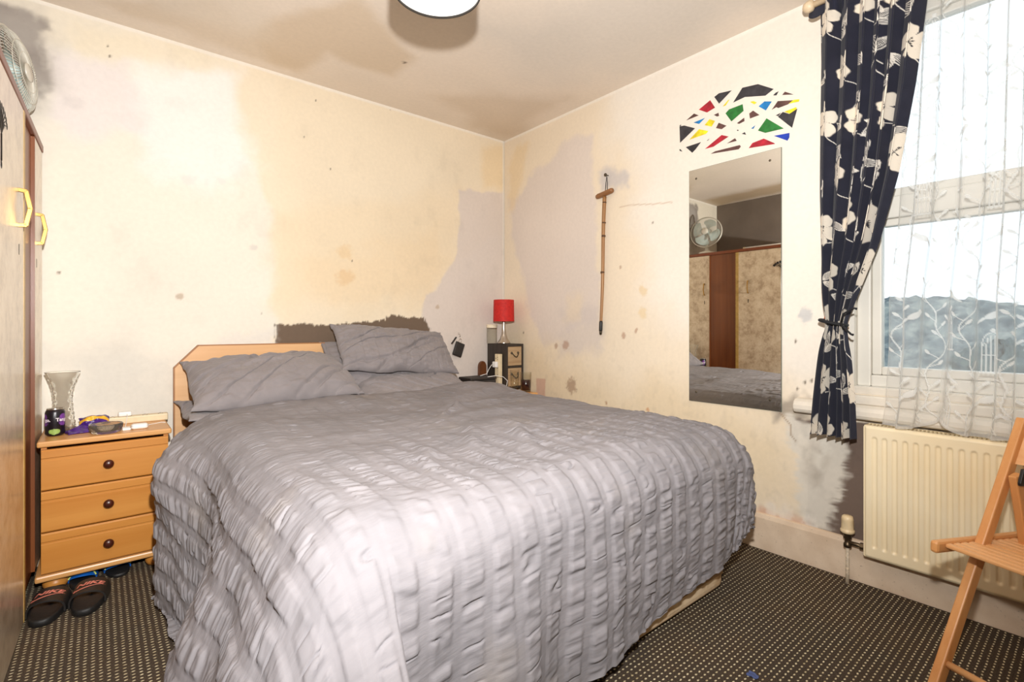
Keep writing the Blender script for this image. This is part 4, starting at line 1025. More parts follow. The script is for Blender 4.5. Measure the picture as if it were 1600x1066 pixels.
# key pouch on its hook
t = thing('hook', 'small metal hook in the back wall above the black pouch', 'hook', (-.437, 0, 1.032)); mb = MB(); mb.tube([(0, -.001, .012), (0, -.014, .008), (0, -.020, -.004), (0, -.014, -.012), (0, -.009, -.006)], .0022, 8); mb.build('wire', M_chrome, t)
mb = MB(); mb.lathe([(.007, 0), (.005, .004), (.001, .005)], 12, M=T(0, -.0, .012) @ R(PI / 2)); mb.build('rosette', M_chrome, t)
t = thing('zip_pouch', 'small black zip pouch hanging from the hook beside the pillows', 'pouch', (-.430, -.028, 1.005)); t.rotation_euler = (0, .35, 0)
mb = MB(); mb.box(-.040, .040, -.011, .011, -.135, -.03); pb = mb.build('body', M_case, t, bevel=.010, seg=3)
mb = MB(); mb.box(-.0405, .0405, -.003, .003, -.1355, -.0295); mb.build('zip', M_dark, pb, bevel=.008)
mb = MB(); mb.tube([(-.008 + .012 * math.cos(a), 0, -.018 + .016 * math.sin(a)) for a in np.linspace(0, 2 * PI, 16, endpoint=False)], .0018, 6, closed=True); mb.build('split_ring', M_chrome, t)
mb = MB(); mb.box(-.052, -.042, -.006, .004, -.085, -.02, M=R(0, .35, 0)); mb.build('wrist_strap', M_case, t, bevel=.002)

# ------------------------------------------------------------------ walking stick on the window wall
M_bamboo = wood('bamboo', rgb(140, 98, 56), rgb(178, 132, 82), 2, 1.2, .4, rgb(112, 74, 42), streak=50)
M_bbnode = plain('bamboo_ring', rgb(84, 56, 34), .5)
M_brown = wood('turned_handle_wood', rgb(126, 84, 50), rgb(158, 110, 70), 1, 1.2, .4)
t = thing('walking_stick', 'bamboo walking stick with a T handle hanging on the window wall', 'walking stick', (-.022, -1.055, 1.945))
mb = MB(); a_, b_ = Vector((0, -.008, -.01)), Vector((0, .022, -.845))
zz = np.linspace(0, 1, 40); pts = [a_.lerp(b_, q) + Vector((0, .003 * math.sin(q * 7), 0)) for q in zz]
rs_ = [.0125 - .0035 * q for q in zz]; mb.tube(pts, rs_, 14); shf = mb.build('shaft', M_bamboo, t)
for q in (.045, .20, .30, .305, .58, .585):
    mb = MB(); c = a_.lerp(b_, q); mb.lathe([(.0122, -.004), (.0135, 0), (.0122, .004)], 16, M=aim(c, b_)); mb.build('node_ring', M_bbnode, shf)
mb = MB(); mb.tube([(0, .058, .000), (0, .045, .003), (0, -.01, .010), (0, -.065, .018), (0, -.074, .019)], [.013, .0165, .0165, .0165, .013], 16); mb.build('handle', M_brown, t)
mb = MB(); mb.lathe([(.0105, 0), (.0115, .005), (.0115, .055), (.0095, .065)], 16, M=aim(b_ + Vector((0, .0022, -.03)), a_)); mb.build('ferrule', M_dark, t)
mb = MB(); mb.lathe([(.001, -.004), (.008, 0), (.0095, .014), (.009, .024)], 16, M=aim(b_ + Vector((0, .0028, -.052)), a_)); mb.build('tip', M_ring, t)
M_cord = plain('black_cord', rgb(22, 22, 26), .8)
mb = MB(); mb.tube([(0, -.012, .0), (.004, -.016, .08), (.006, -.021, .125), (.006, -.026, .08), (0, -.030, .01)], .0024, 8); mb.build('hanging_loop', M_cord, t)
t = thing('nail', 'round headed nail holding up the bamboo stick', 'nail', (0, -1.076, 2.072)); mb = MB(); mb.lathe([(.003, -.001), (.003, .026), (.010, .027), (.009, .034), (.001, .036)], 16, M=R(0, -PI / 2)); mb.build('nail_shank', M_ring, t)

# ------------------------------------------------------------------ mirror and painted mosaic
m, nt, p, o = new_mat('silvered_glass'); p.inputs['Base Color'].default_value = (.80, .80, .76, 1); p.inputs['Metallic'].default_value = 1; p.inputs['Roughness'].default_value = .012; M_mirror = m
m, nt, p, o = new_mat('glass_edge'); p.inputs['Base Color'].default_value = rgb(96, 104, 92); p.inputs['Roughness'].default_value = .2; M_gedge = m
t = thing('wall_mirror', 'tall frameless mirror screwed to the window wall beneath the mosaic', 'mirror', (0, -1.894, 1.324))
mb = MB(); mb.box(-.0075, -.002, -.243, .243, -.636, .636); mb.build('backing_glass', M_gedge, t)
mb = MB(); mb.box(-.0082, -.0076, -.2415, .2415, -.6345, .6345); mb.build('mirror_face', M_mirror, t)
for y_ in (-.19, .20):
    for z_ in (-.585, .585):
        mb = MB(); mb.lathe([(.006, 0), (.005, .002), (.001, .003)], 12, M=T(-.0083, y_, z_) @ R(0, -PI / 2)); mb.build('screw', M_ring, t)
# mosaic: pixel outlines read off the zoomed photograph (x 1040 + u/6.957, y 110 + v/6.957)
MOS = [('k', [(530, 290), (580, 250), (718, 218), (582, 362)]), ('k', [(735, 350), (835, 190), (1005, 150), (1175, 203), (1085, 275), (862, 290)]), ('r', [(362, 428), (485, 325), (538, 405), (450, 458)]),
 ('y', [(620, 395), (680, 325), (695, 318), (655, 380)]), ('k', [(1170, 272), (1195, 245), (1230, 228), (1205, 272)]), ('b', [(1268, 268), (1298, 232), (1390, 262)]), ('y', [(918, 342), (960, 335), (992, 350), (965, 370)]),
 ('u', [(1012, 392), (1075, 338), (1155, 338), (1090, 436)]), ('b', [(1155, 428), (1220, 335), (1390, 325), (1330, 370), (1225, 410), (1205, 400)]), ('y', [(1340, 362), (1395, 320), (1455, 315), (1450, 340)]),
 ('g', [(652, 468), (690, 425), (838, 368), (848, 440), (716, 555)]), ('b', [(910, 470), (952, 438), (1020, 485), (918, 524)]), ('y', [(1290, 450), (1420, 400), (1428, 420), (1350, 472)]), ('k', [(1222, 505), (1275, 452), (1345, 474), (1432, 418), (1375, 625)]),
 ('k', [(1198, 490), (1255, 460), (1225, 498)]), ('b', [(224, 545), (310, 470), (360, 490)]), ('b', [(525, 485), (575, 462), (582, 495), (560, 502)]), ('u', [(305, 568), (428, 518), (365, 583)]), ('y', [(424, 595), (478, 532), (538, 550), (500, 612)]),
 ('b', [(548, 628), (578, 570), (662, 602), (610, 640)]), ('b', [(776, 575), (855, 515), (858, 552), (800, 582)]), ('g', [(1005, 655), (1098, 522), (1285, 632), (1085, 680)]), ('u', [(930, 632), (975, 598), (955, 636)]),
 ('k', [(152, 610), (205, 600), (320, 630), (158, 788)]), ('y', [(258, 755), (365, 640), (465, 660), (440, 690)]), ('k', [(220, 835), (385, 780), (325, 860), (290, 896)]), ('k', [(150, 858), (162, 858), (184, 884), (155, 876)]),
 ('r', [(428, 855), (610, 703), (685, 720), (520, 830)]), ('b', [(668, 795), (755, 738), (774, 766)]), ('b', [(490, 908), (540, 880), (808, 812), (818, 830), (795, 858)]), ('k', [(828, 690), (862, 672), (875, 700)]), ('k', [(774, 650), (785, 645), (796, 650), (785, 660)]),
 ('r', [(905, 846), (945, 790), (1068, 742), (1180, 790), (1190, 800)]), ('v', [(1178, 712), (1348, 680), (1346, 730), (1325, 765)]), ('k', [(448, 766), (478, 742), (460, 764)]), ('k', [(152, 600), (165, 592), (172, 596), (158, 610)])]
mcol = {'k': (52, 50, 54), 'r': (170, 28, 46), 'y': (240, 212, 40), 'b': (92, 62, 58), 'u': (20, 118, 184), 'g': (36, 116, 48), 'v': (20, 60, 176)}
mk = list(mcol); mms = []
for k in mk:
    m_ = plain('mural_paint_' + {'k': 'charcoal', 'r': 'red', 'y': 'yellow', 'b': 'brown', 'u': 'sky_blue', 'g': 'green', 'v': 'blue'}[k], rgb(*mcol[k]), .6, var=.22, scale=24); mms.append(m_)
mb = MB()
for k, pl in MOS:
    pts = [right(1040 + u / 6.957, 110 + v / 6.957) for u, v in pl]
    # thin coat of paint with a slight thickness
    ar = sum(pts[i][0] * pts[(i + 1) % len(pts)][1] - pts[(i + 1) % len(pts)][0] * pts[i][1] for i in range(len(pts)))
    if ar > 0: pts = pts[::-1]
    mb.prism([(y_ + 1.9, z_ - 2.1) for y_, z_ in pts], .0002, .0012, mi=mk.index(k), M=Matrix(((0, 0, -1, 0), (1, 0, 0, 0), (0, 1, 0, 0), (0, 0, 0, 1))))
o = mb.build('mosaic_painting', mms, loc=(0, -1.9, 2.1)); tag(o, 'painted arch of coloured glass shards on the wall above the mirror', 'wall painting')

# ------------------------------------------------------------------ curtains
def seg_mask(A, B, p, q, w):
    ex, ey = q[0] - p[0], q[1] - p[1]; t = np.clip(((A - p[0]) * ex + (B - p[1]) * ey) / (ex * ex + ey * ey + 1e-12), 0, 1)
    return 1 - sstep(w * .6, w * 1.25, np.hypot(A - p[0] - ex * t, B - p[1] - ey * t))
class Cloth:
    """a pattern drawn in the flat coordinates of the cloth: a across, b down, metres"""
    def __init__(s, a0, a1, na, b0, b1, nb):
        s.a = np.linspace(a0, a1, na); s.b = np.linspace(b0, b1, nb); s.A, s.B = np.meshgrid(s.a, s.b)
        s.layers = {}
    def win(s, x0, x1, y0, y1):
        i0, i1 = np.searchsorted(s.a, [x0, x1]); j0, j1 = np.searchsorted(s.b, [y0, y1]); return slice(j0, j1), slice(i0, i1)
    def layer(s, k): return s.layers.setdefault(k, np.zeros(s.A.shape))
    def put(s, k, sl, m): L = s.layer(k); L[sl] = np.maximum(L[sl], m)
    def line(s, k, pts, w):
        for p, q in zip(pts, pts[1:]):
            pad = w * 2; sl = s.win(min(p[0], q[0]) - pad, max(p[0], q[0]) + pad, min(p[1], q[1]) - pad, max(p[1], q[1]) + pad)
            if s.A[sl].size: s.put(k, sl, seg_mask(s.A[sl], s.B[sl], p, q, w))
    def ell(s, k, cx, cy, rx, ry, ang, soft=.12):
        r = max(rx, ry) * 1.3; sl = s.win(cx - r, cx + r, cy - r, cy + r)
        if not s.A[sl].size: return
        x, y = s.A[sl] - cx, s.B[sl] - cy; u = x * math.cos(ang) + y * math.sin(ang); v = -x * math.sin(ang) + y * math.cos(ang)
        s.put(k, sl, 1 - sstep(1 - soft, 1 + soft, np.hypot(u / rx, v / ry)))

# navy curtain: pole end to the hem, gathered by a black tie
FW = .80; CZ1, CZ0 = 2.485, .632
cl = Cloth(0, FW, 300, 0, CZ1 - CZ0, 700)
rr = random.Random(12)
def flower(cx, cy, Rf, rot, npet=5):
    sl = cl.win(cx - Rf * 1.25, cx + Rf * 1.25, cy - Rf * 1.25, cy + Rf * 1.25)
    if not cl.A[sl].size: return
    x, y = cl.A[sl] - cx, cl.B[sl] - cy; r = np.hypot(x, y); th = np.arctan2(y, x) + rot
    lob = np.abs(np.cos(th * npet / 2)) ** .38
    edge = Rf * (.34 + .60 * lob + .025 * np.cos(th * npet * 3 + rot) + .07 * np.sin(th * 2 + rot))
    cl.put('cream', sl, 1 - sstep(.97, 1.03, r / edge))
    vein = (np.abs(np.sin(th * npet / 2 + PI / 2)) < .0) * 1.0
    split = (1 - sstep(.02, .07, np.abs(np.cos(th * npet / 2)))) * sstep(.25, .4, r / Rf)
    split = np.maximum(split, (1 - sstep(.0, .10, np.abs(np.sin(th * npet * 1.5)))) * sstep(.3, .4, r / Rf) * (1 - sstep(.6, .75, r / edge)) * .45)
    cl.put('grey', sl, split * (r < edge) * .8)
    for k in range(9):
        a = rr.random() * 6.28; q = Rf * (.10 + .16 * rr.random())
        cl.ell('ink', cx + q * math.cos(a), cy + q * math.sin(a), .0045, .0022, a)
        cl.line('ink', [(cx, cy), (cx + q * math.cos(a), cy + q * math.sin(a))], .0011)
def leaf(cx, cy, L, ang, wd=.42):
    ca, sa = math.cos(ang), math.sin(ang)
    def pt(u, v): return (cx + (u * ca - v * sa) * L, cy + (u * sa + v * ca) * L)
    us = np.linspace(0, 1, 12)
    for k in (-1, -.62, -.25, .12, .5, 1):
        w = .0019 if abs(k) == 1 else .0013
        cl.line('line', [pt(u, k * wd * .5 * math.sin(PI * u) ** .75 * (1 - .25 * u)) for u in us], w)
def stem(p, q, bend, w=.0017):
    mx, my = (p[0] + q[0]) / 2 - (q[1] - p[1]) * bend, (p[1] + q[1]) / 2 + (q[0] - p[0]) * bend
    cl.line('line', [((1 - t) ** 2 * p[0] + 2 * t * (1 - t) * mx + t * t * q[0], (1 - t) ** 2 * p[1] + 2 * t * (1 - t) * my + t * t * q[1]) for t in np.linspace(0, 1, 14)], w)
spots = []
for row in range(9):
    for colm in range(3):
        cx = .10 + colm * .265 + (.13 if row % 2 else 0) + rr.uniform(-.02, .02); cy = .07 + row * .22 + rr.uniform(-.025, .025)
        spots.append((cx, cy, row, colm))
for cx, cy, row, colm in spots:
    if (row * 2 + colm) % 4 != 3:
        flower(cx, cy, rr.uniform(.070, .086), rr.random() * 6, 5 if rr.random() < .7 else 6)
    else:
        a = rr.uniform(-2.2, -.8); leaf(cx, cy, .10, a); leaf(cx, cy, .085, a + 1.1); stem((cx, cy), (cx + rr.uniform(-.05, .05), cy + .10), .25)
    a = rr.uniform(0, 6.28); lx, ly = cx + .13, cy + .11 + rr.uniform(-.02, .02)
    leaf(lx, ly, rr.uniform(.07, .09), a); leaf(lx, ly, .065, a + rr.uniform(.8, 1.2))
    stem((cx + .02, cy + .06), (lx, ly), rr.choice((-.3, .3)))
    leaf(cx - .125, cy + .02, rr.uniform(.065, .085), a + 2.2); leaf(cx - .12, cy + .03, .06, a + 3.2)
    if rr.random() < .5: stem((lx, ly), (lx + rr.uniform(-.05, .08), ly + .17), rr.choice((-.35, .35)))
colr = np.zeros(cl.A.shape + (3,)); colr[:] = [lin(v) for v in (38, 39, 52)]
colr *= (.85 + .3 * fbm(cl.A * 30, cl.B * 30, 3))[..., None]
for k, c_, al in (('line', (226, 220, 210), 1), ('cream', (226, 216, 200), 1), ('grey', (172, 160, 150), .8), ('ink', (44, 42, 48), 1)):
    mm = (cl.layer(k) * al)[..., None]; colr = colr * (1 - mm) + np.array([lin(v) for v in c_]) * mm
# silhouette read off the photo on the curtain's own plane
zl = [2.485, 1.69, 1.30, 1.183, 1.113, 1.015, .80, .632]; yl = [-2.322, -2.325, -2.335, -2.340, -2.350, -2.330, -2.305, -2.290]
zr = [2.485, 2.35, 2.04, 1.707, 1.437, 1.206, 1.113, 1.04, .965, .80, .632]; yr = [-2.70, -2.688, -2.655, -2.604, -2.541, -2.460, -2.424, -2.432, -2.446, -2.458, -2.463]
Zc = CZ1 - cl.B; U = cl.A / FW
YL = np.interp(Zc, zl[::-1], yl[::-1]); YR = np.interp(Zc, zr[::-1], yr[::-1])
k5 = np.ones(25) / 25
def smooth(v): 
    vp = np.pad(v, 12, mode='edge'); return np.convolve(vp, k5, 'valid')
YL = CAMY + .9875 * (YL - CAMY); YR = CAMY + .9875 * (YR - CAMY)
YL = smooth(YL[:, 0])[:, None] + 0 * U; YR = smooth(YR[:, 0])[:, None] + 0 * U
pinch = np.exp(-((Zc - 1.115) / .10) ** 2)
nf = 6.0
ph = 2 * PI * nf * U + 1.1 * np.sin(U * 7 + Zc * .8) + .5 * np.sin(Zc * 1.7 + U * 3)
amp = (.032 - .010 * pinch) * (.75 + .5 * vnoise(U * 5, Zc * 1.2, 3))
Yc = YL + (YR - YL) * (U + .030 * np.sin(2 * ph) * .8)
Xc = -.130 + amp * np.sin(ph) + .012 * (fbm(U * 4, Zc * 1.5, 4) - .5) + .02 * pinch
# pencil pleat heading
Xc = Xc + .006 * np.sin(2 * PI * 30 * U) * sstep(2.42, 2.46, Zc)
m, nt, p, o = new_mat('navy_floral_cotton'); a_ = nt.nodes.new('ShaderNodeAttribute'); a_.attribute_name = 'paint'; nt.links.new(a_.outputs['Color'], p.inputs['Base Color'])
p.inputs['Roughness'].default_value = .9; p.inputs['Specular IOR Level'].default_value = .15; p.inputs['Sheen Weight'].default_value = .1; bump(nt, p, noise(nt, objco(nt), 700, 2), .2, .001)
M_navy = m
cur = thing('curtain', 'navy curtain with cream flowers tied back at the left of the window', 'curtain', (-.10, -2.40, .632))
fastgrid('drape', np.stack([Xc + .10, Yc + 2.40, Zc - .632], -1), M_navy, cur, col=colr)
tiepts = [(-.125 + .046 * math.cos(a) + .02, -2.387 + .050 * math.sin(a), 1.115 + .012 * math.sin(a)) for a in np.linspace(0, 2 * PI, 30, endpoint=False)]
mb = MB(); mb.tube([(x + .10, y + 2.40, z - .632) for x, y, z in tiepts], .007, 8, closed=True); te = mb.build('tie_band', M_cord, cur)
for dy, dz in ((-.055, .055), (-.045, -.05)):
    mb = MB(); mb.tube([(-.05, -.03, .483), (-.075, -.045, .49 + dz * .5), (-.085, -.03 + dy, .485 + dz), (-.085, -.03 + dy * 1.2, .482 + dz)], [.005, .004, .004, .005], 8); mb.build('tie_end', M_cord, te)
t = thing('tieback_hook', 'orange plastic hook in the wall holding the black curtain tie', 'hook', (0, -2.335, 1.135)); mb = MB(); mb.tube([(0, 0, 0), (-.03, .0, .002), (-.055, -.004, -.002), (-.06, -.01, .01)], .005, 8); mb.build('hook_arm', plain('orange_plastic', rgb(206, 98, 48), .5), t)
# pole with bracket and end
pole = thing('curtain_pole', 'pale curtain pole above the window with a rounded beige end', 'curtain pole', (-.130, -2.31, 2.502))
M_polew = plain('beige_pole_paint', rgb(214, 192, 160), .45)
mb = MB(); mb.tube([(0, -.012, 0), (0, -1.95, 0)], .014, 16); mb.build('rod', M_polew, pole)
mb = MB(); mb.lathe([(.014, 0), (.024, .006), (.026, .022), (.018, .040), (.001, .048)], 20, M=T(0, -.012, 0) @ R(-PI / 2)); mb.build('finial', M_polew, pole)
mb = MB(); mb.box(-.005, .130, -.08, -.065, -.012, .0).box(.120, .130, -.095, -.05, -.04, .03); mb.build('bracket', M_polew, pole)
# heading flap of the curtain beyond its hooks
mb = MB(); g = np.array([[(-.012 - .012 * math.sin(PI * u) - .006 * v, .115 - .06 * u * 1.1 - .01, .010 + 1.842 - .045 * v * (1 - .6 * abs(2 * u - 1) ** 2) + .012 * math.sin(PI * u)) for u in np.linspace(0, 1, 12)] for v in np.linspace(-.6, 1.2, 8)])
mb.grid(g); mb.grid(g[:, ::-1] - np.array([-.003, 0, 0])); mb.build('heading_flap', plain('navy_cloth', rgb(38, 39, 52), .9), cur)

# lace net with birds, cages and vines
LW = 2.15; LZ1, LZ0 = 2.415, .704
lc = Cloth(0, LW, 640, 0, LZ1 - LZ0, 560)
rr = random.Random(3)
def vine(x0, y0, y1, s_):
    pts = []; y = y0
    while y < y1: pts.append((x0 + .028 * math.sin(y * 17 + s_) + .014 * math.sin(y * 41 + s_ * 2), y)); y += .012
    lc.line('m', pts, .0022)
    for i in range(3, len(pts), 3):
        sd = 1 if (i // 3) % 2 else -1; L = rr.uniform(.022, .036); a = (.9 + rr.uniform(-.3, .3))
        ex, ey = pts[i][0] + sd * L * math.sin(a), pts[i][1] - L * math.cos(a)
        lc.line('m', [pts[i], (ex, ey)], .0014); lc.ell('m', ex + sd * .007, ey - .007, .0125, .0052, math.atan2(-1, sd) )
def cage(cx, cy, w=.052, h=.105):
    for k in range(6):
        x = cx - w / 2 + w * k / 5; top = cy - h * .5 - .03 * math.cos((k / 5 - .5) * PI)
        lc.line('m', [(x, cy + h / 2), (x, cy - h * .35), (x * .75 + cx * .25, top)], .0017)
    lc.line('m', [(cx - w * .58, cy + h / 2), (cx + w * .58, cy + h / 2)], .0028); lc.line('m', [(cx - w / 2, cy - h * .1), (cx + w / 2, cy - h * .1)], .0016)
    lc.line('m', [(cx + w / 2 * math.cos(a), cy - h * .35 - .055 * math.sin(a)) for a in np.linspace(0, PI, 14)], .0018); lc.ell('m', cx, cy - h * .35 - .062, .006, .008, 0)
def bird(cx, cy, d=1):
    lc.ell('m', cx, cy, .024, .0115, -.5 * d); lc.ell('m', cx + d * .020, cy - .015, .0095, .009, 0); lc.ell('m', cx - d * .030, cy + .018, .022, .0045, -.65 * d); lc.line('m', [(cx + d * .027, cy - .015), (cx + d * .036, cy - .013)], .002)
x = .05; i = 0
while x < LW:
    if i % 2 == 0: vine(x, .0, LZ1 - LZ0, i * 1.7)
    else:
        y = .12 + .11 * (i % 4)
        while y < LZ1 - LZ0:
            cage(x, y) if rr.random() < .62 else None
            bird(x + rr.uniform(-.02, .02), y + .145, rr.choice((-1, 1))); 
            if rr.random() < .6: vine(x + .02, y + .19, y + .27, y * 7)
            y += .30
    x += .088; i += 1
mask = lc.layer('m')
hemb = sstep(LZ1 - LZ0 - .02, LZ1 - LZ0 - .012, lc.B) * .5 + (1 - sstep(.008, .02, lc.B)) * .8
mask = np.clip(np.maximum(mask, hemb), 0, 1)
U = lc.A / LW; Zl = LZ1 - lc.B
Y0l = np.interp(Zl, [.69, .80, 1.2, 1.5, 2.42], [-2.565, -2.578, -2.575, -2.600, -2.640]); Y1l = -3.86
ph = 2 * PI * 11 * U + .9 * np.sin(U * 23) + .5 * np.sin(Zl * 2.2 + U * 9)
Yl = Y0l + (Y1l - Y0l) * U + .010 * np.sin(2 * ph)
ampl = .026 * (.55 + .9 * vnoise(U * 8, Zl * .8, 5)) * (1.15 - .35 * sstep(1.2, 2.4, Zl))
Xl = -.058 + .85 * ampl * np.sin(ph) - .050 * sstep(1.05, .80, Zl) + .012 * (fbm(U * 6, Zl * 3, 2) - .5) * sstep(1.3, .8, Zl)
Zl2 = Zl + .022 * (fbm(U * 9, Zl * 0 + 2, 6) - .5) * 2 * sstep(1.1, .7, Zl) + .035 * np.exp(-((U - .13) / .03) ** 2) * sstep(.85, .70, Zl)
m = bpy.data.materials.new('sheer_lace'); m.use_nodes = True; nt = m.node_tree; nt.nodes.clear()
out = nt.nodes.new('ShaderNodeOutputMaterial'); mx = nt.nodes.new('ShaderNodeMixShader'); tr = nt.nodes.new('ShaderNodeBsdfTransparent')
mx2 = nt.nodes.new('ShaderNodeMixShader'); df = nt.nodes.new('ShaderNodeBsdfDiffuse'); tl = nt.nodes.new('ShaderNodeBsdfTranslucent')
df.inputs[0].default_value = (.82, .82, .79, 1); tl.inputs[0].default_value = (.80, .81, .80, 1); mx2.inputs[0].default_value = .45
nt.links.new(df.outputs[0], mx2.inputs[1]); nt.links.new(tl.outputs[0], mx2.inputs[2])
at = nt.nodes.new('ShaderNodeAttribute'); at.attribute_name = 'weave'
a0 = math_n(nt, 'SUBTRACT', .76, math_n(nt, 'MULTIPLY', at.outputs['Fac'], .60))      # light let through square on
lwt = nt.nodes.new('ShaderNodeLayerWeight'); lwt.inputs[0].default_value = .5
cosv = math_n(nt, 'MAXIMUM', math_n(nt, 'SUBTRACT', 1.0, lwt.outputs['Facing']), .38)
f = math_n(nt, 'SUBTRACT', 1.0, math_n(nt, 'POWER', a0, math_n(nt, 'DIVIDE', 1.0, cosv)))   # more thread in the way when seen aslant
nt.links.new(f, mx.inputs[0]); nt.links.new(tr.outputs[0], mx.inputs[1]); nt.links.new(mx2.outputs[0], mx.inputs[2]); nt.links.new(mx.outputs[0], out.inputs[0])
M_lace = m
lace = fastgrid('lace_curtain', np.stack([Xl, Yl, Zl2], -1), M_lace, col=np.repeat(mask[..., None], 3, -1), attr='weave')
tag(lace, 'sheer white lace net with birdcages, birds and vines across the window', 'net curtain')
t = thing('net_curtain_wire', 'thin white wire carrying the lace net at the top of the window', 'curtain wire', (-.058, -2.60, 2.405)); mb = MB(); mb.tube([(0, .17, 0), (0, -1.28, 0)], .004, 8); mb.build('wire', M_wplast, t)

# ------------------------------------------------------------------ radiator
m, nt, p, o = new_mat('yellowed_radiator_enamel'); co = objco(nt)
c1 = ramp(nt, noise(nt, co, 3, 5), [(.3, rgb(232, 212, 172)), (.7, rgb(240, 226, 194))]); sp = ramp(nt, noise(nt, co, 70, 4, .7), [(.71, (0, 0, 0, 1)), (.76, (1, 1, 1, 1))])
nt.links.new(mixc(nt, math_n(nt, 'MULTIPLY', sp, .6), c1, rgb(140, 104, 66)), p.inputs['Base Color']); p.inputs['Roughness'].default_value = .35; M_rad = m
RY0, RY1, RZ0, RZ1 = -2.497, -3.66, .150, .690
rad = thing('radiator', 'cream ribbed panel radiator under the window', 'radiator', (-.06, (RY0 + RY1) / 2, RZ0))
oy = (RY0 + RY1) / 2; L = RY0 - RY1; Hh = RZ1 - RZ0
yy = np.linspace(-L / 2, L / 2, 470); z_ = np.linspace(0, Hh, 130); Yg, Zg = np.meshgrid(yy, z_)
pit = .0333; phs = (Yg + L / 2 - .028) / pit; w_ = np.abs(phs - np.round(phs)) * pit
inr = (np.round(phs) >= 0) & (np.round(phs) <= math.floor((L - .056) / pit))
# rounded ends of every pressed channel
hz = np.clip(np.abs(Zg - Hh / 2) - (Hh / 2 - .052), 0, None)
dd = np.hypot(w_, hz)
dep = np.where(inr, 1 - sstep(.0045, .0105, dd), 0)
Xg = -.042 + .0065 * dep * 1.0
edge_ = np.minimum(np.minimum(Yg + L / 2, L / 2 - Yg), np.minimum(Zg, Hh - Zg)); Xg = Xg + .006 * (1 - sstep(0, .008, edge_))
fastgrid('front_panel', np.stack([Xg, Yg, Zg], -1)[:, ::-1], M_rad, rad)
mb = MB(); mb.box(.030, .036, -L / 2 + .002, L / 2 - .002, .004, Hh - .006).box(-.035, -.030, -L / 2 + .003, L / 2 - .003, .004, Hh - .010); mb.build('back_panel', M_rad, rad)
mb = MB()
for s_ in (-1, 1): mb.box(-.037, .036, s_ * L / 2 - .002, s_ * L / 2 + .002, .003, Hh - .004)
mb.f and None
sd_ = MB(); sd_.box(-.037, .036, L / 2 - .001, L / 2 + .003, .003, Hh - .004); sd_.build('side_cover', M_rad, rad, bevel=.001)
sd_ = MB(); sd_.box(-.037, .036, -L / 2 - .003, -L / 2 + .001, .003, Hh - .004); sd_.build('side_cover', M_rad, rad, bevel=.001)
mb = MB(); zt = Hh - .001; mb.box(-.0375, -.024, -L / 2, L / 2, zt - .008, zt + .003); mb.box(.024, .036, -L / 2, L / 2, zt - .008, zt + .003)
k = 0; y = -L / 2
while y < L / 2: mb.box(-.024, .024, y, min(y + .0065, L / 2), zt - .006, zt + .0025); y += .0125
mb.build('top_grille', M_rad, rad)
mb = MB(); mb.box(-.026, .026, -L / 2 + .01, L / 2 - .01, zt - .05, zt - .045); mb.build('inner_fins', plain('dark_inside', rgb(60, 50, 40), .9), rad)
# thermostatic valve and pipe
M_valve = plain('tarnished_brass', rgb(92, 78, 60), .4, .8, var=.2)
M_pipe = plain('painted_pipe', rgb(206, 190, 166), .5, var=.2, scale=90)
M_ivory = plain('ivory_plastic', rgb(226, 204, 164), .4, var=.05)
vy = -2.428 - oy; vx = -.060 + .06 + -.005; vz = .176 - RZ0
prof = []; 
n = 40; rows = []
for r_, z0, f_ in ((.021, -.002, 0), (.0265, .002, 0), (.0265, .012, 0), (.0235, .014, 0), (.0235, .018, 1), (.0225, .052, 1), (.0225, .056, 0), (.020, .068, 0), (.015, .072, 0), (.001, .073, 0)):
    rows.append([((r_ - f_ * .0016 * (k % 2)) * math.cos(2 * PI * k / n), (r_ - f_ * .0016 * (k % 2)) * math.sin(2 * PI * k / n), z0) for k in range(n)])
mb = MB(); mb.grid(np.array(rows), wrapu=True, M=T(vx, vy, vz + .042)); mb.add([tuple(Vector(q) + Vector((vx, vy, vz + .042))) for q in rows[0]], [tuple(range(n - 1, -1, -1))]); 
vb = MB(); vb.lathe([(.010, -.022), (.015, -.020), (.015, -.006), (.011, -.002), (.011, .014), (.016, .018), (.016, .034), (.019, .036), (.019, .042)], 16, M=T(vx, vy, vz)); vbo = vb.build('valve', M_valve, rad)
vb = MB(); vb.tube([(vx, vy, vz), (vx + .0, vy - .028, vz), (vx + .0, vy - .066, vz)], [.008, .0085, .0085], 12); vb.lathe([(.014, 0), (.014, .014)], 6, M=T(vx, vy - .046, vz) @ R(PI / 2), smooth=False); vb.build('tail_union', M_valve, vbo)
mb.build('valve_head', M_ivory, vbo)
mb = MB(); mb.tube([(vx, vy, vz - .02), (vx, vy, -.10), (vx - .003, vy, -RZ0)], .0075, 12); mb.build('pipe', M_pipe, rad)

# ------------------------------------------------------------------ folding chair
M_chair = wood('orange_beech', rgb(206, 142, 82), rgb(224, 166, 106), 2, .9, .4, rgb(196, 128, 70), bmp=.03)
M_chairY = wood('orange_beech_slat', rgb(216, 158, 100), rgb(234, 184, 130), 1, .9, .38, rgb(206, 142, 84), bmp=.03)
M_chairX = wood('orange_beech_rail', rgb(210, 148, 88), rgb(228, 172, 114), 0, .9, .38, rgb(200, 134, 76), bmp=.03)
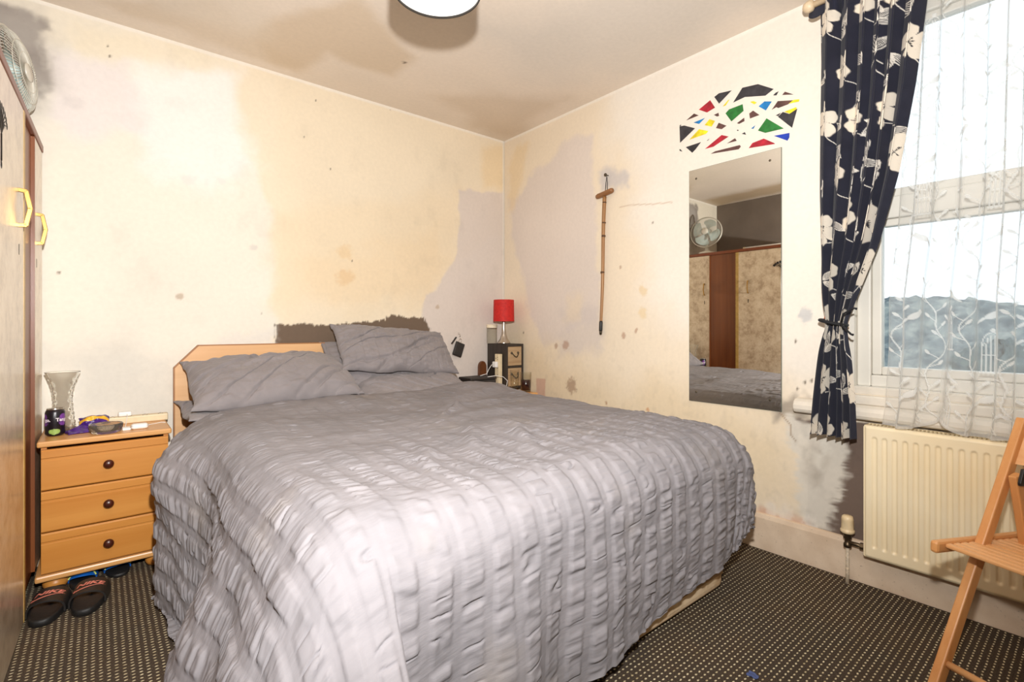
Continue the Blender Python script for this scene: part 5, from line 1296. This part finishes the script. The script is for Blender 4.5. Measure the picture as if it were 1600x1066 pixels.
# local frame: x runs from the front edge of the seat to the back, y to the far (photo left) side rail
chair = thing('folding_chair', 'slatted orange beech folding chair standing before the radiator', 'chair', (-.616, -2.815, 0), math.atan2(-.353, .936))
SW = .40                                             # seat spans y from 0 to -SW in this frame
def bar(name, a, b, wx, wy, M, parent=chair, bev=.004):
    """square bar from a to b: wx in the side plane, wy across"""
    a = Vector(a); b = Vector(b); d = (b - a).normalized(); yv = Vector((0, 1, 0)); xv = yv.cross(d).normalized()
    Mx = Matrix(((xv.x, yv.x, d.x, a.x), (xv.y, yv.y, d.y, a.y), (xv.z, yv.z, d.z, a.z), (0, 0, 0, 1)))
    mb = MB(); mb.box(-wx / 2, wx / 2, -wy / 2, wy / 2, 0, (b - a).length, M=Mx); return mb.build(name, M, parent, bevel=bev)
def legpt(z): return -.095 + (z - .0) / .803 * .452      # the long front leg that carries the back
for yo in (-.034, -SW + .034):
    bar('leg', (legpt(0), yo, 0), (legpt(.805), yo, .805), .036, .024, M_chair)
for yo in (-.062, -SW + .062):
    bar('leg', (legpt(.645) - .01, yo, .650), (.418, yo, .0), .036, .022, M_chair)
for yo in (-.008, -SW + .008):
    b_ = bar('seat_rail', (-.022, yo, .450), (.430, yo, .418), .036, .022, M_chairX, bev=.008)
n_sl = 11
for k in range(n_sl):
    q = (k + .6) / n_sl; x0 = .0 + .375 * q
    mb = MB(); mb.box(x0 - .0115, x0 + .0115, -SW + .02, -.02, .455 - .032 * q - .006, .455 - .032 * q + .006); mb.build('slat', M_chairY, chair, bevel=.004)
bk0 = legpt(.665); bk1 = legpt(.795)
mb = MB(); U = np.linspace(0, 1, 14); 
g0 = []; g1 = []
for zq in np.linspace(.675, .785, 6):
    g0.append([(legpt(zq) + .004 + .022 * math.sin(PI * u), -.044 - (SW - .088) * u, zq) for u in U]); g1.append([(legpt(zq) + .018 + .022 * math.sin(PI * u), -.044 - (SW - .088) * u, zq) for u in U])
g0 = np.array(g0); g1 = np.array(g1); mb.grid(g0); mb.grid(g1[:, ::-1]); mb.grid(np.stack([g0[0][::-1], g1[0][::-1]])); mb.grid(np.stack([g0[-1], g1[-1]])); mb.grid(np.stack([g0[:, 0], g1[:, 0]])); mb.grid(np.stack([g0[:, -1][::-1], g1[:, -1][::-1]]))
mb.build('back_slat', M_chairY, chair)
for zq, ins in ((.128, legpt(.128)),):
    mb = MB(); mb.tube([(ins + .0, -.044, zq), (ins, -SW + .044, zq)], .010, 12); mb.build('front_stretcher', M_chairY, chair)
def rearpt(z): return .418 - (z / .65) * (.418 - (legpt(.645) - .01))
for zq in (.155, .475):
    mb = MB(); mb.tube([(rearpt(zq), -.060, zq), (rearpt(zq), -SW + .060, zq)], .010, 12); mb.build('rear_stretcher', M_chairY, chair)
for yo in (-.0775, -SW + .0775):
    mb = MB(); px_, pz_ = legpt(.64), .640
    tri = [(px_ - .020, pz_ - .018), (px_ + .020, pz_ - .022), (px_ + .022, pz_ - .012), (px_ + .006, pz_ + .030), (px_ - .006, pz_ + .030), (px_ - .022, pz_ - .010)]
    mb.prism(tri, -.004, .004, M=T(0, yo, 0) @ XZ); mb.lathe([(.006, 0), (.005, .003), (.001, .004)], 12, M=T(px_, yo + (-.004 if yo > -.1 else .004), pz_) @ R(PI / 2 if yo > -.1 else -PI / 2)); mb.build('pivot_plate', M_dark, chair, bevel=.001)

# ------------------------------------------------------------------ ceiling pendant
m, nt, p, o = new_mat('brown_drum_shade'); co = objco(nt)
nt.links.new(ramp(nt, noise(nt, co, 200, 2), [(.3, rgb(60, 48, 40)), (.7, rgb(78, 62, 52))]), p.inputs['Base Color']); p.inputs['Roughness'].default_value = .8; M_shade = m
M_lining = plain('white_lining', rgb(240, 240, 238), .6, var=.01)
pl_ = thing('pendant_lamp', 'drum shade ceiling lamp with a white lining and dark rim', 'ceiling lamp', (-1.675, -1.735, 2.20))
rows = lambda pr: np.array([[(r_ * math.cos(a), r_ * math.sin(a), z) for a in np.linspace(0, 2 * PI, 72, endpoint=False)] for r_, z in pr])
mb = MB(); mb.grid(rows([(.1445, 0), (.1445, .20)]), wrapu=True); mb.grid(rows([(.1440, .20), (.1445, .20)]), wrapu=True); sh = mb.build('shade', M_shade, pl_)
mb = MB(); mb.grid(rows([(.1425, .20), (.1425, 0)]), wrapu=True); mb.build('lining', M_lining, sh)
mb = MB(); mb.grid(rows([(.1415, -.002), (.1455, -.002), (.1455, .005), (.1415, .005), (.1415, -.002)])[::1], wrapu=True); mb.build('rim', plain('dark_rim', rgb(40, 36, 32), .6), sh)
mb = MB(); mb.tube([(0, 0, .401), (0, 0, .20)], .003, 8); mb.build('flex', M_wplast, pl_)
mb = MB(); mb.lathe([(.001, .401), (.045, .401), (.042, .385), (.02, .372), (.008, .368)], 24); mb.build('ceiling_rose', M_wplast, pl_)
mb = MB(); mb.lathe([(.008, .21), (.02, .20), (.02, .15), (.016, .148)], 20); hol = mb.build('lamp_holder', M_wplast, pl_)
for k in range(3):
    a = 2 * PI * k / 3 + .3; mb = MB(); mb.tube([(.018 * math.cos(a), .018 * math.sin(a), .165), (.143 * math.cos(a), .143 * math.sin(a), .19)], .0016, 6); mb.build('spoke', M_chrome, sh)
mb = MB(); mb.lathe([(.012, .15), (.014, .13), (.028, .10), (.030, .08), (.022, .055), (.001, .046)], 24); mb.build('bulb', plain('opal_glass', rgb(244, 244, 240), .3, var=.01), pl_)

# scrap of blue paper on the carpet
mb = MB(); u = np.linspace(-1, 1, 8); U, V = np.meshgrid(u, u); Zp = .003 + .006 * vnoise(U * 2 + 5, V * 2, 3)
mb.grid(np.stack([U * .011, V * .016, Zp], -1)); mb.grid(np.stack([U * .011, V * .016, Zp - .0015], -1)[:, ::-1]); o = mb.build('paper_scrap', plain('blue_paper', rgb(70, 84, 130), .7), loc=(-.952, -2.432, 0)); tag(o, 'tiny crumpled blue scrap on the carpet at the foot of the bed', 'scrap')
